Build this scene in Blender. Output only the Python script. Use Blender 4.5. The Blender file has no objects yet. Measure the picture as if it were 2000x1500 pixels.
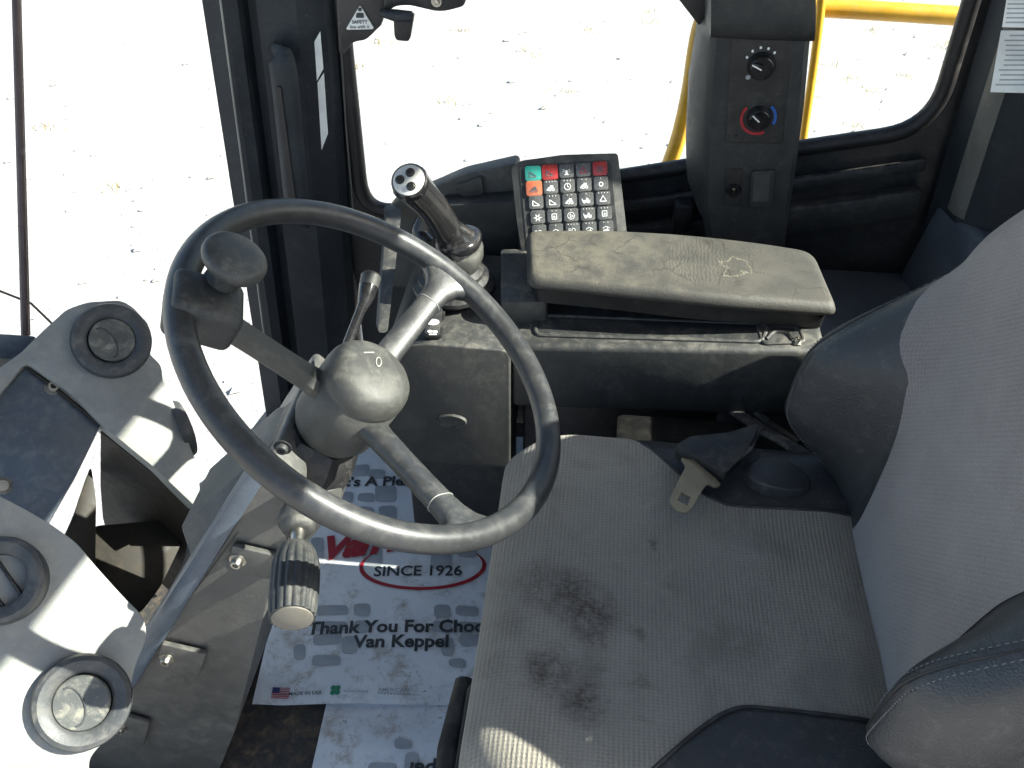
import bpy, bmesh, math, random
from mathutils import Vector as V, Matrix, noise as mnoise
random.seed(7)
S = bpy.context.scene
COL = S.collection
R = math.radians

# ------------------------------------------------------------------ camera
PITCH, YAW, FPX, CAMZ = R(40), R(6), 1850.0, 1.28
FW = V((-math.sin(YAW)*math.cos(PITCH), math.cos(YAW)*math.cos(PITCH), -math.sin(PITCH)))
RT = V((math.cos(YAW), math.sin(YAW), 0))
UP = RT.cross(FW)
CAM = V((0, 0, CAMZ))
cd = bpy.data.cameras.new('camera'); cam = bpy.data.objects.new('camera', cd); COL.objects.link(cam)
cd.sensor_width = 36; cd.lens = 36*FPX/2000; cd.clip_start = .02; cd.clip_end = 400
cam.matrix_world = Matrix.Translation(CAM) @ Matrix((RT, UP, -FW)).transposed().to_4x4()
S.camera = cam
S.render.resolution_x, S.render.resolution_y = 1024, 768

# ------------------------------------------------------------------ light
SUN_EL, SUN_AZ = R(38), R(.6)                # from the rear of the machine (+X), a little to its right
SD = V((math.cos(SUN_EL)*math.cos(SUN_AZ), math.cos(SUN_EL)*math.sin(SUN_AZ), math.sin(SUN_EL)))
w = bpy.data.worlds.new('World'); S.world = w; w.use_nodes = True
nt = w.node_tree; bgn = nt.nodes['Background']
sky = nt.nodes.new('ShaderNodeTexSky'); sky.sky_type = 'NISHITA'; sky.sun_disc = False
sky.dust_density = 1.6; sky.ozone_density = .8; sky.sun_elevation = SUN_EL; sky.sun_rotation = R(90) - SUN_AZ
nt.links.new(sky.outputs[0], bgn.inputs[0]); bgn.inputs[1].default_value = .078
sl = bpy.data.lights.new('sun', 'SUN'); sl.energy = 5.0; sl.angle = R(.53); sl.color = (1, .95, .87)
so = bpy.data.objects.new('sun', sl); COL.objects.link(so); so.rotation_euler = SD.to_track_quat('Z', 'Y').to_euler()
S.view_settings.view_transform = 'Standard'; S.view_settings.look = 'None'
S.view_settings.exposure = 2.0; S.view_settings.gamma = 1
S.view_settings.use_curve_mapping = False

# ------------------------------------------------------------------ measuring help: a point seen at a photograph pixel on a real plane
def ray(px, py): return FW + (px-1000)/FPX*RT - (py-750)/FPX*UP
def at(px, py, X=None, Y=None, Z=None, D=None, pl=None):
    d = ray(px, py)
    if X is not None: t = X/d.x
    elif Y is not None: t = Y/d.y
    elif Z is not None: t = (Z-CAMZ)/d.z
    elif D is not None: t = D
    else: t = (pl[0]-CAM).dot(pl[1])/d.dot(pl[1])
    return CAM + d*t

# ------------------------------------------------------------------ materials
MATS = {}
class NB:
    def __init__(s, name):
        s.m = bpy.data.materials.new(name); s.m.use_nodes = True
        s.t = s.m.node_tree; s.n = s.t.nodes; s.b = s.n['Principled BSDF']
        s.tc = s.n.new('ShaderNodeTexCoord').outputs['Object']
        MATS[name] = s.m
    def link(s, a, b): s.t.links.new(a, b)
    def noise(s, scale, detail=4, rough=.6, vec=None, dist=0):
        n = s.n.new('ShaderNodeTexNoise'); n.inputs['Scale'].default_value = scale
        n.inputs['Detail'].default_value = detail; n.inputs['Roughness'].default_value = rough
        n.inputs['Distortion'].default_value = dist
        s.link(vec or s.tc, n.inputs['Vector']); return n.outputs['Fac']
    def ramp(s, f, a, b, va=0., vb=1.):
        n = s.n.new('ShaderNodeMapRange'); n.interpolation_type = 'SMOOTHSTEP'
        for i, v in enumerate((a, b, va, vb)): n.inputs[i+1].default_value = v
        s.link(f, n.inputs[0]); return n.outputs[0]
    def math(s, op, a, b=0., c=0.):
        n = s.n.new('ShaderNodeMath'); n.operation = op
        for i, v in enumerate((a, b, c)):
            if isinstance(v, (int, float)): n.inputs[i].default_value = v
            else: s.link(v, n.inputs[i])
        return n.outputs[0]
    def mix(s, f, a, b):
        n = s.n.new('ShaderNodeMix'); n.data_type = 'RGBA'
        for i, v in ((0, f), (6, a), (7, b)):
            if isinstance(v, (int, float)): n.inputs[i].default_value = v
            elif isinstance(v, tuple): n.inputs[i].default_value = (*v, 1)
            else: s.link(v, n.inputs[i])
        return n.outputs[2]
    def bump(s, h, dist, strength=1., prev=None):
        n = s.n.new('ShaderNodeBump'); n.inputs['Distance'].default_value = dist; n.inputs['Strength'].default_value = strength
        s.link(h, n.inputs['Height'])
        if prev: s.link(prev, n.inputs['Normal'])
        return n.outputs[0]
    def sep(s, v=None):
        n = s.n.new('ShaderNodeSeparateXYZ'); s.link(v or s.tc, n.inputs[0]); return n.outputs
    def nrm_z(s):
        g = s.n.new('ShaderNodeNewGeometry'); return s.sep(g.outputs['Normal'])[2]
    def dist(s, c, vec=None, sc=(1, 1, 1)):
        a = s.n.new('ShaderNodeVectorMath'); a.operation = 'SUBTRACT'; s.link(vec or s.tc, a.inputs[0]); a.inputs[1].default_value = c
        m = s.n.new('ShaderNodeVectorMath'); m.operation = 'MULTIPLY'; s.link(a.outputs[0], m.inputs[0]); m.inputs[1].default_value = sc
        l = s.n.new('ShaderNodeVectorMath'); l.operation = 'LENGTH'; s.link(m.outputs[0], l.inputs[0]); return l.outputs['Value']
    def set(s, col=None, rough=None, nrm=None, metal=None, spec=None):
        for k, v in (('Base Color', col), ('Roughness', rough), ('Normal', nrm), ('Metallic', metal), ('Specular IOR Level', spec)):
            if v is None: continue
            if isinstance(v, (int, float)): s.b.inputs[k].default_value = v
            elif isinstance(v, tuple): s.b.inputs[k].default_value = (*v, 1)
            else: s.link(v, s.b.inputs[k])
        return s.m

def plastic(name, c, rough=.5, var=.18, grain=.00025, gscale=900, dust=.3, dcol=(.30, .27, .22), spec=.5, metal=0, wave=0):
    b = NB(name)
    lo = b.noise(9, 5, .65); mid = b.noise(55, 5, .7, dist=.6); hi = b.noise(gscale, 3, .6)
    base = b.mix(b.ramp(lo, .3, .7), tuple(x*(1-var) for x in c), tuple(x*(1+var) for x in c))
    dz = b.ramp(b.nrm_z(), -.2, .9, .25, 1.)                       # dust settles on what faces up
    df = b.math('MULTIPLY', b.math('MULTIPLY', b.ramp(mid, .42, .72), b.ramp(lo, .3, .65, .35, 1.)), b.math('MULTIPLY', dz, dust))
    col = b.mix(df, base, dcol)
    sc = b.ramp(b.noise(230, 2, .5), .66, .74)
    col = b.mix(b.math('MULTIPLY', sc, dust*.5), col, dcol)
    rg = b.math('ADD', b.ramp(mid, .3, .7, rough*.85, rough*1.12), b.math('MULTIPLY', df, .35))
    n = b.bump(hi, grain)
    if wave: n = b.bump(lo, wave, prev=n)
    return b.set(col, rg, n, metal, spec)

plastic('charcoal_plastic', (.026, .028, .029), .52, spec=.35, dust=.22)
plastic('console_plastic', (.038, .039, .037), .52, dust=.35, grain=.0004, gscale=1100)
plastic('frame_paint', (.024, .025, .026), .40, dust=.30, grain=.0001)
plastic('pillar_trim', (.020, .025, .031), .55, spec=.28, dust=.18)
plastic('black_rubber', (.010, .010, .011), .5, dust=.20, grain=.0002)
plastic('gloss_black', (.012, .012, .013), .16, dust=.10, grain=.00008)
plastic('wheel_rubber', (.027, .028, .029), .40, dust=.20, grain=.00012, dcol=(.24, .23, .2), wave=.0006)
plastic('hub_plastic', (.042, .042, .038), .55, dust=.30, grain=.0002, dcol=(.25, .24, .2))
plastic('grey_cover', (.062, .062, .058), .5, dust=.30, grain=.0003, dcol=(.35, .31, .24))
plastic('vent_body', (.22, .225, .21), .5, dust=.40, grain=.0003, dcol=(.42, .37, .28))
plastic('vent_panel', (.060, .080, .105), .34, dust=.25, dcol=(.35, .33, .28))
plastic('vent_ring', (.045, .048, .050), .5, dust=.35)
plastic('vent_flap', (.065, .068, .064), .5, dust=.6, dcol=(.40, .37, .28))
plastic('dark_duct', (.018, .015, .011), .55, dust=.2, dcol=(.12, .09, .05), spec=.3)
plastic('floor_rubber', (.045, .042, .038), .8, dust=.9, dcol=(.20, .14, .085), grain=.0008, gscale=250)
plastic('yellow_paint', (.62, .33, .02), .35, dust=.25, grain=.00008)
plastic('steel', (.45, .43, .38), .34, dust=.25, metal=1, grain=.0001)
plastic('light_ring', (.30, .30, .27), .5, dust=.3)
plastic('webbing', (.02, .02, .021), .8, dust=.4, grain=.0006, gscale=700)
plastic('deck_paint', (.070, .080, .095), .38, dust=.5, dcol=(.16, .165, .17))
plastic('knob_plastic', (.034, .036, .035), .5, dust=.3)
plastic('grip_cap', (.12, .11, .09), .55, dust=.4, var=.1)
plastic('white_print', (.78, .78, .75), .5, dust=.1, grain=.00001)
plastic('white_decal', (.74, .75, .72), .4, dust=.15, grain=.00002)
plastic('key_black', (.085, .087, .086), .26, dust=.6, grain=.0001)
plastic('key_green', (.02, .24, .19), .28, dust=.35, grain=.0001)
plastic('key_red', (.33, .022, .020), .28, dust=.25, grain=.0001)
plastic('key_orange', (.50, .13, .06), .28, dust=.4, grain=.0001)
plastic('red_print', (.34, .014, .024), .5, dust=.08, grain=.00001)
plastic('blue_print', (.02, .10, .38), .5, dust=.08, grain=.00001)
plastic('navy_print', (.02, .03, .12), .55, dust=.1, grain=.00001)
plastic('green_print', (.01, .20, .10), .55, dust=.1, grain=.00001)
plastic('black_print', (.030, .033, .036), .6, dust=.18, grain=.00001, dcol=(.4, .36, .3))
plastic('grey_print', (.33, .35, .37), .6, dust=.35, grain=.00001, dcol=(.40, .34, .27))
plastic('stitch', (.15, .155, .16), .8, dust=.1)
plastic('pillar_edge', (.12, .115, .10), .5, dust=.5)
plastic('tip_silver', (.52, .51, .47), .35, dust=.2, grain=.00005)
plastic('tan_steel', (.30, .26, .18), .42, dust=.2, metal=.6, grain=.0001)
plastic('panel_black', (.016, .017, .018), .42, dust=.22, grain=.0002)
plastic('matte_black', (.006, .006, .006), .8, dust=.05, spec=.15)
plastic('rod_brown', (.085, .050, .045), .45, dust=.2)
plastic('roof_lining', (.30, .29, .27), .8, dust=.1)

def vinyl():
    b = NB('vinyl'); lo = b.noise(8, 4); v = b.n.new('ShaderNodeTexVoronoi'); v.inputs['Scale'].default_value = 520; b.link(b.tc, v.inputs['Vector'])
    col = b.mix(b.ramp(lo, .3, .7), (.026, .028, .030), (.038, .040, .042))
    col = b.mix(b.math('MULTIPLY', b.ramp(b.noise(70, 5, .7), .5, .8), .3), col, (.2, .19, .17))
    return b.set(col, b.ramp(lo, .3, .7, .36, .48), b.bump(b.noise(14, 2), .0015, prev=b.bump(v.outputs['Distance'], .0004)))
vinyl()
def armrest_mat():
    b = NB('armrest_vinyl'); lo = b.noise(13, 6, .7); x = b.sep()[0]
    base = b.mix(b.ramp(lo, .3, .7), (.040, .038, .033), (.064, .060, .050))
    d = b.math('MULTIPLY', b.ramp(b.noise(24, 8, .75, dist=.15), .34, .66), b.math('MULTIPLY', b.ramp(b.nrm_z(), .45, .97), b.ramp(x, .10, -.16, .25, .95)))
    col = b.mix(d, base, (.120, .108, .080))
    v = b.n.new('ShaderNodeTexVoronoi'); v.feature = 'DISTANCE_TO_EDGE'; v.inputs['Scale'].default_value = 21; v.inputs['Randomness'].default_value = 1
    wp = b.n.new('ShaderNodeVectorMath'); wp.operation = 'MULTIPLY_ADD'
    nn = b.n.new('ShaderNodeTexNoise'); nn.inputs['Scale'].default_value = 30; nn.inputs['Detail'].default_value = 5; b.link(b.tc, nn.inputs['Vector'])
    b.link(nn.outputs['Color'], wp.inputs[0]); wp.inputs[1].default_value = (.03, .03, .03); b.link(b.tc, wp.inputs[2]); b.link(wp.outputs[0], v.inputs['Vector'])
    ck = b.math('MULTIPLY', b.ramp(v.outputs['Distance'], .035, .0), b.math('MULTIPLY', b.ramp(b.noise(16, 2, .5), .47, .56), b.ramp(b.nrm_z(), .6, .97)))
    col = b.mix(b.math('MULTIPLY', ck, .75), col, (.035, .03, .024))
    pn = b.ramp(b.math('ADD', b.dist((.085, -.005, 0), sc=(1, .8, 0)), b.math('MULTIPLY', b.noise(45, 3), .05)), .044, .040)      # flaked patch
    pe = b.math('MULTIPLY', pn, b.math('SUBTRACT', 1., pn))
    col = b.mix(b.math('MULTIPLY', pe, 1.6), col, (.30, .27, .19))
    wr = b.math('MULTIPLY', b.math('SINE', b.math('ADD', b.math('MULTIPLY', x, 1150), b.math('MULTIPLY', b.noise(70, 5, .7), 22))), b.ramp(b.dist((.035, 0, 0), sc=(1, .8, 0)), .06, .03))
    n = b.bump(b.noise(380, 4, .7), .0008); n = b.bump(ck, .0022, -1, n); n = b.bump(wr, .00012, 1, n); n = b.bump(pn, .0004, -1, n)
    return b.set(col, .62, n)
armrest_mat()

def fabric(name, c1, c2, kind):
    b = NB(name); X, Y, Z = b.sep(); lo = b.noise(6, 5, .65); fz = b.noise(650, 3, .7); md = b.noise(38, 5, .7, dist=.4)
    if kind == 'cushion':
        rib = b.math('SINE', b.math('MULTIPLY', X, 2*math.pi/.0047)); wv = b.math('MULTIPLY', b.math('SINE', b.math('MULTIPLY', Y, 2*math.pi/.0040)), .45)
    else:
        rib = b.math('SINE', b.math('MULTIPLY', b.math('ADD', Z, Y), 2*math.pi/.0065)); wv = b.math('SINE', b.math('MULTIPLY', b.math('SUBTRACT', Z, b.math('MULTIPLY', Y, 1.6)), 2*math.pi/.005))
    ra = .55 if kind == 'cushion' else .22
    h = b.math('ADD', b.math('MULTIPLY', b.math('MULTIPLY', rib, ra), b.ramp(lo, .3, .65, 1.1, .35)), b.math('ADD', b.math('MULTIPLY', wv, ra*.8), b.math('MULTIPLY', fz, 2.2)))
    col = b.mix(b.ramp(lo, .3, .7), c1, c2)
    col = b.mix(b.ramp(h, .3, 1.9, .42, 0.), col, (.05, .05, .05))
    if kind == 'cushion':
        rc = b.n.new('ShaderNodeVectorMath'); rc.operation = 'MULTIPLY_ADD'
        nn = b.n.new('ShaderNodeTexNoise'); nn.inputs['Scale'].default_value = 34; nn.inputs['Detail'].default_value = 6; nn.inputs['Roughness'].default_value = .75; b.link(b.tc, nn.inputs['Vector'])
        b.link(nn.outputs['Color'], rc.inputs[0]); rc.inputs[1].default_value = (.05, .05, 0); b.link(b.tc, rc.inputs[2])
        st = None
        for (cx, cy, rr, am) in STAINS:
            d = b.math('MULTIPLY', b.ramp(b.dist((cx+.025, cy+.025, 0), rc.outputs[0], (1, 1, 0)), rr, rr*.15), am)
            st = d if st is None else b.math('MAXIMUM', st, d)
        st = b.math('MULTIPLY', st, b.math('MULTIPLY', b.ramp(md, .32, .55, .35, 1.), b.ramp(b.noise(170, 3, .7), .35, .58, .5, 1.)))
        br = b.math('MULTIPLY', b.ramp(b.noise(11, 5, .65, dist=.5), .46, .7), .42)
        col = b.mix(br, col, (.13, .105, .08))
        col = b.mix(b.ramp(b.noise(5.5, 3, .5), .5, .75, 0, .35), col, (.16, .165, .155))
        col = b.mix(st, col, (.062, .043, .030))
    else:
        col = b.mix(b.math('MULTIPLY', b.ramp(b.noise(9, 5, .6), .5, .75), .3), col, (.16, .13, .11))
    b.b.inputs['Sheen Weight'].default_value = .25; b.b.inputs['Sheen Roughness'].default_value = .5
    return b.set(col, .9, b.bump(md, .0012, prev=b.bump(h, .0009)), spec=.2)

def paper():
    b = NB('paper'); lo = b.noise(7, 4); d1 = b.noise(17, 8, .78, dist=.15); d2 = b.noise(95, 5, .75, dist=.3); y = b.sep()[1]
    low = b.ramp(y, .06, -.13, .10, 1.)
    col = b.mix(b.ramp(lo, .3, .7), (.66, .69, .71), (.74, .76, .77))
    col = b.mix(b.math('MULTIPLY', b.math('MULTIPLY', b.ramp(d1, .47, .68), low), .75), col, (.30, .24, .165))
    col = b.mix(b.math('MULTIPLY', b.math('MULTIPLY', b.ramp(d2, .58, .66), b.ramp(b.noise(10, 3), .42, .6)), b.math('MULTIPLY', low, .7)), col, (.15, .125, .10))
    return b.set(col, .6, b.bump(lo, .006))
paper()
def gravel():
    b = NB('gravel'); a = b.noise(1.1, 6, .7); m = b.noise(9, 6, .75, dist=.6); f = b.noise(60, 4, .75)
    col = b.mix(b.ramp(m, .3, .7), (.44, .43, .415), (.58, .57, .55))
    col = b.mix(b.math('MULTIPLY', b.ramp(f, .58, .72), .6), col, (.17, .155, .14))
    col = b.mix(b.math('MULTIPLY', b.math('MULTIPLY', b.ramp(m, .60, .74), b.ramp(a, .45, .62)), .6), col, (.20, .17, .11))
    return b.set(col, .9, b.bump(f, .02, prev=b.bump(m, .05)))
gravel()
plastic('gravel_stone', (.44, .42, .39), .9, dust=.2, var=.5)
plastic('dry_grass', (.24, .20, .10), .9, dust=.1, var=.4)
def glass():
    b = NB('window_glass'); n = b.n; n.remove(b.b)
    t = n.new('ShaderNodeBsdfTransparent'); t.inputs[0].default_value = (.93, .96, .95, 1)
    g = n.new('ShaderNodeBsdfGlossy'); g.inputs['Roughness'].default_value = .02
    lw = n.new('ShaderNodeLayerWeight'); lw.inputs[0].default_value = .5
    f = b.math('MULTIPLY_ADD', b.math('POWER', lw.outputs['Facing'], 5.), .9, .03)      # the two faces of a thin pane
    mx = n.new('ShaderNodeMixShader'); b.link(f, mx.inputs[0]); b.link(t.outputs[0], mx.inputs[1]); b.link(g.outputs[0], mx.inputs[2])
    b.link(mx.outputs[0], n['Material Output'].inputs[0])
glass()

# ------------------------------------------------------------------ objects
WL = {}
def tag(o, label=None, cat=None, group=None, kind=None):
    for k, v in (('label', label), ('category', cat), ('group', group), ('kind', kind)):
        if v: o[k] = v
    return o
def link(o, loc, parent=None):
    COL.objects.link(o); loc = V(loc); WL[o.name] = loc
    if parent: o.parent = parent; o.location = loc - WL[parent.name]
    else: o.location = loc
    return o
def thing(name, label, cat, loc, group=None):
    return tag(link(bpy.data.objects.new(name, None), loc), label, cat, group)
def clone(o, loc, parent=None):
    return link(o.copy(), loc, parent)

class MB:
    def __init__(s): s.bm = bmesh.new()
    def _merge(s, t):
        me = bpy.data.meshes.new('t'); t.to_mesh(me); t.free(); s.bm.from_mesh(me); bpy.data.meshes.remove(me)
    def faces(s, vs, fs, bevel=0, seg=2, edges=None):
        t = bmesh.new(); v = [t.verts.new(p) for p in vs]
        for f in fs:
            try: t.faces.new([v[i] for i in f])
            except ValueError: pass
        bmesh.ops.recalc_face_normals(t, faces=t.faces)
        if bevel: bmesh.ops.bevel(t, geom=[e for e in t.edges if e.is_manifold and e.calc_face_angle() > .35], offset=bevel, segments=seg, affect='EDGES', profile=.5, clamp_overlap=True)
        s._merge(t); return s
    def box(s, c, size, rot=None, bevel=0, seg=2):
        c = V(c); h = [x/2 for x in size]; rot = rot or Matrix.Identity(3)
        vs = [c + rot @ V((sx*h[0], sy*h[1], sz*h[2])) for sx in (-1, 1) for sy in (-1, 1) for sz in (-1, 1)]
        return s.faces(vs, [(0, 1, 3, 2), (4, 6, 7, 5), (0, 4, 5, 1), (2, 3, 7, 6), (0, 2, 6, 4), (1, 5, 7, 3)], bevel, seg)
    def prism(s, ring, vec, bevel=0, seg=2, top=None):
        n = len(ring); ring = [V(p) for p in ring]; vec = V(vec)
        other = [V(p) for p in top] if top else [p+vec for p in ring]
        return s.faces(ring+other, [tuple(range(n)), tuple(range(2*n-1, n-1, -1))] + [(i, (i+1) % n, n+(i+1) % n, n+i) for i in range(n)], bevel, seg)
    def loft(s, rings, cap=True, closed=True):
        vs = [V(p) for r in rings for p in r]; n = len(rings[0]); fs = []
        for j in range(len(rings)-1):
            for i in range(n if closed else n-1):
                fs.append((j*n+i, j*n+(i+1) % n, (j+1)*n+(i+1) % n, (j+1)*n+i))
        if cap and closed: fs += [tuple(range(n)), tuple(range((len(rings)-1)*n, len(rings)*n))]
        return s.faces(vs, fs)
    def grid(s, rows): return s.loft(rows, cap=False, closed=False)
    def tube(s, path, rad, n=12, closed=False, flat=1., up=None):
        path = [V(p) for p in path]; m = len(path); rings = []; prev = None
        for i, p in enumerate(path):
            a = path[(i-1) % m] if closed or i else p; c = path[(i+1) % m] if closed or i < m-1 else p
            t = (c-a).normalized()
            if up is not None: x = t.cross(V(up)).normalized()
            elif prev is None: x = t.orthogonal().normalized()
            else: x = (prev - t*prev.dot(t)).normalized()
            prev = x; y = t.cross(x); r = rad[i] if isinstance(rad, (list, tuple)) else rad
            rings.append([p + x*r*math.cos(2*math.pi*k/n) + y*r*flat*math.sin(2*math.pi*k/n) for k in range(n)])
        if closed: rings.append(rings[0])
        return s.loft(rings, cap=not closed)
    def lathe(s, prof, o, axis, n=32, xdir=None):
        o = V(o); axis = V(axis).normalized(); x = V(xdir).normalized() if xdir else axis.orthogonal().normalized(); x = (x-axis*x.dot(axis)).normalized(); y = axis.cross(x)
        rings = [[o + axis*h + (x*math.cos(2*math.pi*k/n) + y*math.sin(2*math.pi*k/n))*max(r, 1e-5) for k in range(n)] for r, h in prof]
        return s.loft(rings)
    def build(s, name, mat, parent=None, origin=None, smooth=40):
        bmesh.ops.remove_doubles(s.bm, verts=s.bm.verts, dist=2e-6)
        bmesh.ops.recalc_face_normals(s.bm, faces=s.bm.faces)
        if origin is None:
            vs = [v.co for v in s.bm.verts]
            origin = V([(min(c[i] for c in vs)+max(c[i] for c in vs))/2 for i in range(3)])
        origin = V(origin); bmesh.ops.translate(s.bm, verts=s.bm.verts, vec=-origin)
        me = bpy.data.meshes.new(name); s.bm.to_mesh(me); s.bm.free(); me.materials.append(MATS[mat])
        if smooth: me.shade_smooth(); me.set_sharp_from_angle(angle=R(smooth))
        return link(bpy.data.objects.new(name, me), origin, parent)

def round_poly(pts, r, seg=4):
    """round the corners of a polygon given as 3D points"""
    out = []; n = len(pts)
    for i in range(n):
        p, a, c = V(pts[i]), V(pts[i-1]), V(pts[(i+1) % n])
        rr = r[i] if isinstance(r, (list, tuple)) else r
        ra = min(rr, (a-p).length*.49); rc = min(rr, (c-p).length*.49)
        A = p+(a-p).normalized()*ra; C = p+(c-p).normalized()*rc
        for k in range(seg+1):
            t = k/seg; out.append(A*(1-t)**2 + p*2*t*(1-t) + C*t*t)
    return out
def smooth_path(pts, seg=6, closed=False):
    pts = [V(p) for p in pts]; n = len(pts); out = []
    for i in range(n if closed else n-1):
        g = lambda k: pts[k % n] if closed else pts[max(0, min(n-1, k))]
        a, b, c, d = g(i-1), g(i), g(i+1), g(i+2)
        for k in range(seg):
            t = k/seg
            out.append(.5*((2*b) + (c-a)*t + (2*a-5*b+4*c-d)*t*t + (3*b-a-3*c+d)*t**3))
    if not closed: out.append(pts[-1])
    return out
def plate(name, outer, holes, frame, depth, mat, parent=None, bevel=0):
    """flat plate with holes; outer/holes are 2D, frame = (origin, u, v); extruded depth along u x v"""
    cu = bpy.data.curves.new('c', 'CURVE'); cu.dimensions = '2D'; cu.fill_mode = 'BOTH'; cu.extrude = depth/2; cu.bevel_depth = bevel; cu.bevel_resolution = 1
    for lp in [outer]+holes:
        sp = cu.splines.new('POLY'); sp.points.add(len(lp)-1); sp.use_cyclic_u = True
        for q, p in zip(sp.points, lp): q.co = (p[0], p[1], 0, 1)
    return curve_mesh(name, cu, frame, mat, parent)
def curve_mesh(name, cu, frame, mat, parent=None, warp=None, fit=None, center=None):
    o = bpy.data.objects.new('tmp', cu); COL.objects.link(o)
    me = bpy.data.meshes.new_from_object(o.evaluated_get(bpy.context.evaluated_depsgraph_get()))
    bpy.data.objects.remove(o); bpy.data.curves.remove(cu)
    O, u, v = [V(x) for x in frame]; n = u.cross(v).normalized(); cs = [q.co.copy() for q in me.vertices]
    k = 1
    if fit and cs: k = fit/(max(c.x for c in cs)-min(c.x for c in cs))
    if center and cs:
        mx = (max(c.x for c in cs)+min(c.x for c in cs))/2; my = (max(c.y for c in cs)+min(c.y for c in cs))/2 if center == 2 else 0
        cs = [V((c.x-mx, c.y-my, c.z)) for c in cs]
    P = [O + u*c.x*k + v*c.y*k + n*c.z for c in cs]
    if warp: P = [warp(p) for p in P]
    og = sum(P, V())/len(P)
    for q, p in zip(me.vertices, P): q.co = p-og
    me.name = name; me.materials.clear(); me.materials.append(MATS[mat])
    return link(bpy.data.objects.new(name, me), og, parent)
def text(body, frame, mat, parent, fit=None, size=.02, bold=0., shear=0., warp=None, name='lettering', spacing=1., center=1):
    cu = bpy.data.curves.new('t', 'FONT'); cu.body = body; cu.size = 1; cu.offset = bold; cu.shear = shear; cu.space_character = spacing; cu.resolution_u = 3
    u, v = V(frame[1]), V(frame[2])
    if not fit: frame = (frame[0], u*size, v*size)
    o = curve_mesh(name, cu, frame, mat, parent, warp, fit, center)
    return o
def flat(name, rings, mat, parent, warp=None):
    """flat printed shapes: list of 3D rings"""
    b = MB()
    for r in rings:
        r = [warp(p) if warp else V(p) for p in r]; b.faces(r, [tuple(range(len(r)))])
    return b.build(name, mat, parent, smooth=0)
def screw(parent, p, n, r=.006, mat='steel', name='bolt', h=.004):
    return MB().lathe([(0, h*.5), (r*.45, h*.5), (r*.5, h), (r*.85, h), (r, h*.6), (r, -.001), (r*1.5, -.001), (r*1.5, -.002), (0, -.002)], p, n, 14).build(name, mat, parent)

# ================================================================== the setting
GZ = -1.9
g = MB().grid([[V((x, y, GZ)) for x in (-120, -8, -4, 0, 4, 120)] for y in (-60, -2, 2, 6, 12, 150)]).build('ground', 'gravel', smooth=0)
tag(g, 'pale sunlit gravel yard outside the cab windows', 'ground', kind='structure')
b = MB()
for i in range(900):
    d = random.uniform(2.2, 11)**1.0; a = random.uniform(-1.05, .75)
    x, y = d*math.sin(a)*1.1-.3, 1.8+d*math.cos(a); r = random.choice((.008, .012, .016, .025))*random.uniform(.7, 1.5)
    ax = [V((random.gauss(0, 1), random.gauss(0, 1), random.gauss(0, .6))).normalized()*r*random.uniform(.6, 1.2) for _ in range(5)]
    p = V((x, y, GZ+r*.3))
    b.faces([p+V((r, 0, 0)), p+V((-r*.5, r*.8, 0)), p+V((-r*.6, -r*.8, 0)), p+ax[0]*.3+V((0, 0, r*.8)), p-V((0, 0, r*.5))], [(0, 1, 3), (1, 2, 3), (2, 0, 3), (1, 0, 4), (2, 1, 4), (0, 2, 4)])
tag(b.build('loose_stones', 'gravel_stone', smooth=0), 'scattered small stones on the gravel yard', 'stones', kind='stuff')
b = MB()
for (px, py) in [(1030, 100), (1045, 112), (740, 85), (700, 135), (1590, 190), (1660, 155), (1700, 180), (1670, 250), (1850, 90), (1865, 85), (1840, 95), (1270, 45), (1100, 180), (1260, 25), (900, 60), (230, 370), (100, 250), (1150, 60), (1620, 130), (1780, 150), (880, 200), (1700, 60)]:
    c = at(px, py, Z=GZ)
    for k in range(14):
        a = random.uniform(0, 6.3); rr = random.uniform(0, .10); q = c + V((math.cos(a)*rr*1.4, math.sin(a)*rr, 0)); h = random.uniform(.02, .07); t = V((random.gauss(0, .03), random.gauss(0, .03), h)); e = V((.004, .002, 0))
        b.faces([q-e, q+e, q+t], [(0, 1, 2)])
tag(b.build('dry_grass_tufts', 'dry_grass', smooth=0), 'sparse dry grass tufts in the gravel yard', 'grass', kind='stuff')

# ================================================================== the cab shell
cab = thing('loader_cab', 'dark painted cab shell with wide windows around the driving seat', 'cab', (0, .7, -.06))
YW = 1.42
# floor
MB().prism([V(p) for p in ((-.605, 1.405, -.005), (-.635, 1.28, -.005), (-.675, 1.12, -.005), (-.72, .9, -.005), (-.75, .6, -.005), (-.76, .15, -.005), (.69, .15, -.005), (.69, 1.405, -.005))], (0, 0, -.05), .003).build('floor', 'floor_rubber', cab)
b = MB()
for i in range(4): b.box((-.52+i*.012, .62-i*.0, .004), (.004, .5, .006), bevel=.001)
b.build('floor_rib', 'floor_rubber', cab)
# right wall with its two window openings (x, z)
rp2 = lambda pts, r: [(p.x, p.y) for p in round_poly([V((x, y, 0)) for x, y in pts], r, 8)]
o1 = rp2([(-.405, 1.50), (-.410, .443), (-.02, .530), (.195, .580), (.195, 1.50)], [.06, .07, .2, .03, .06])
o2 = rp2([(.262, 1.50), (.262, .597), (.497, .648), (.497, 1.50)], [.06, .03, .075, .06])
pw = plate('side_wall', [(-.44, -.05), (.70, -.05), (.70, 1.62), (-.44, 1.62)], [o1, o2], ((0, YW+.014, 0), (1, 0, 0), (0, 0, 1)), .018, 'frame_paint', cab)
for o, nm in ((o1, 'window'), (o2, 'window')):
    pts = [V((x, YW, z)) for x, z in o]
    gk = MB().tube(pts, .013, 10, True).build('window_gasket', 'black_rubber', cab)
    pts2 = [V((x, YW+.012, z)) for x, z in o]
    MB().prism(pts2, (0, .004, 0)).build('window_pane', 'window_glass', gk, smooth=0)
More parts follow.
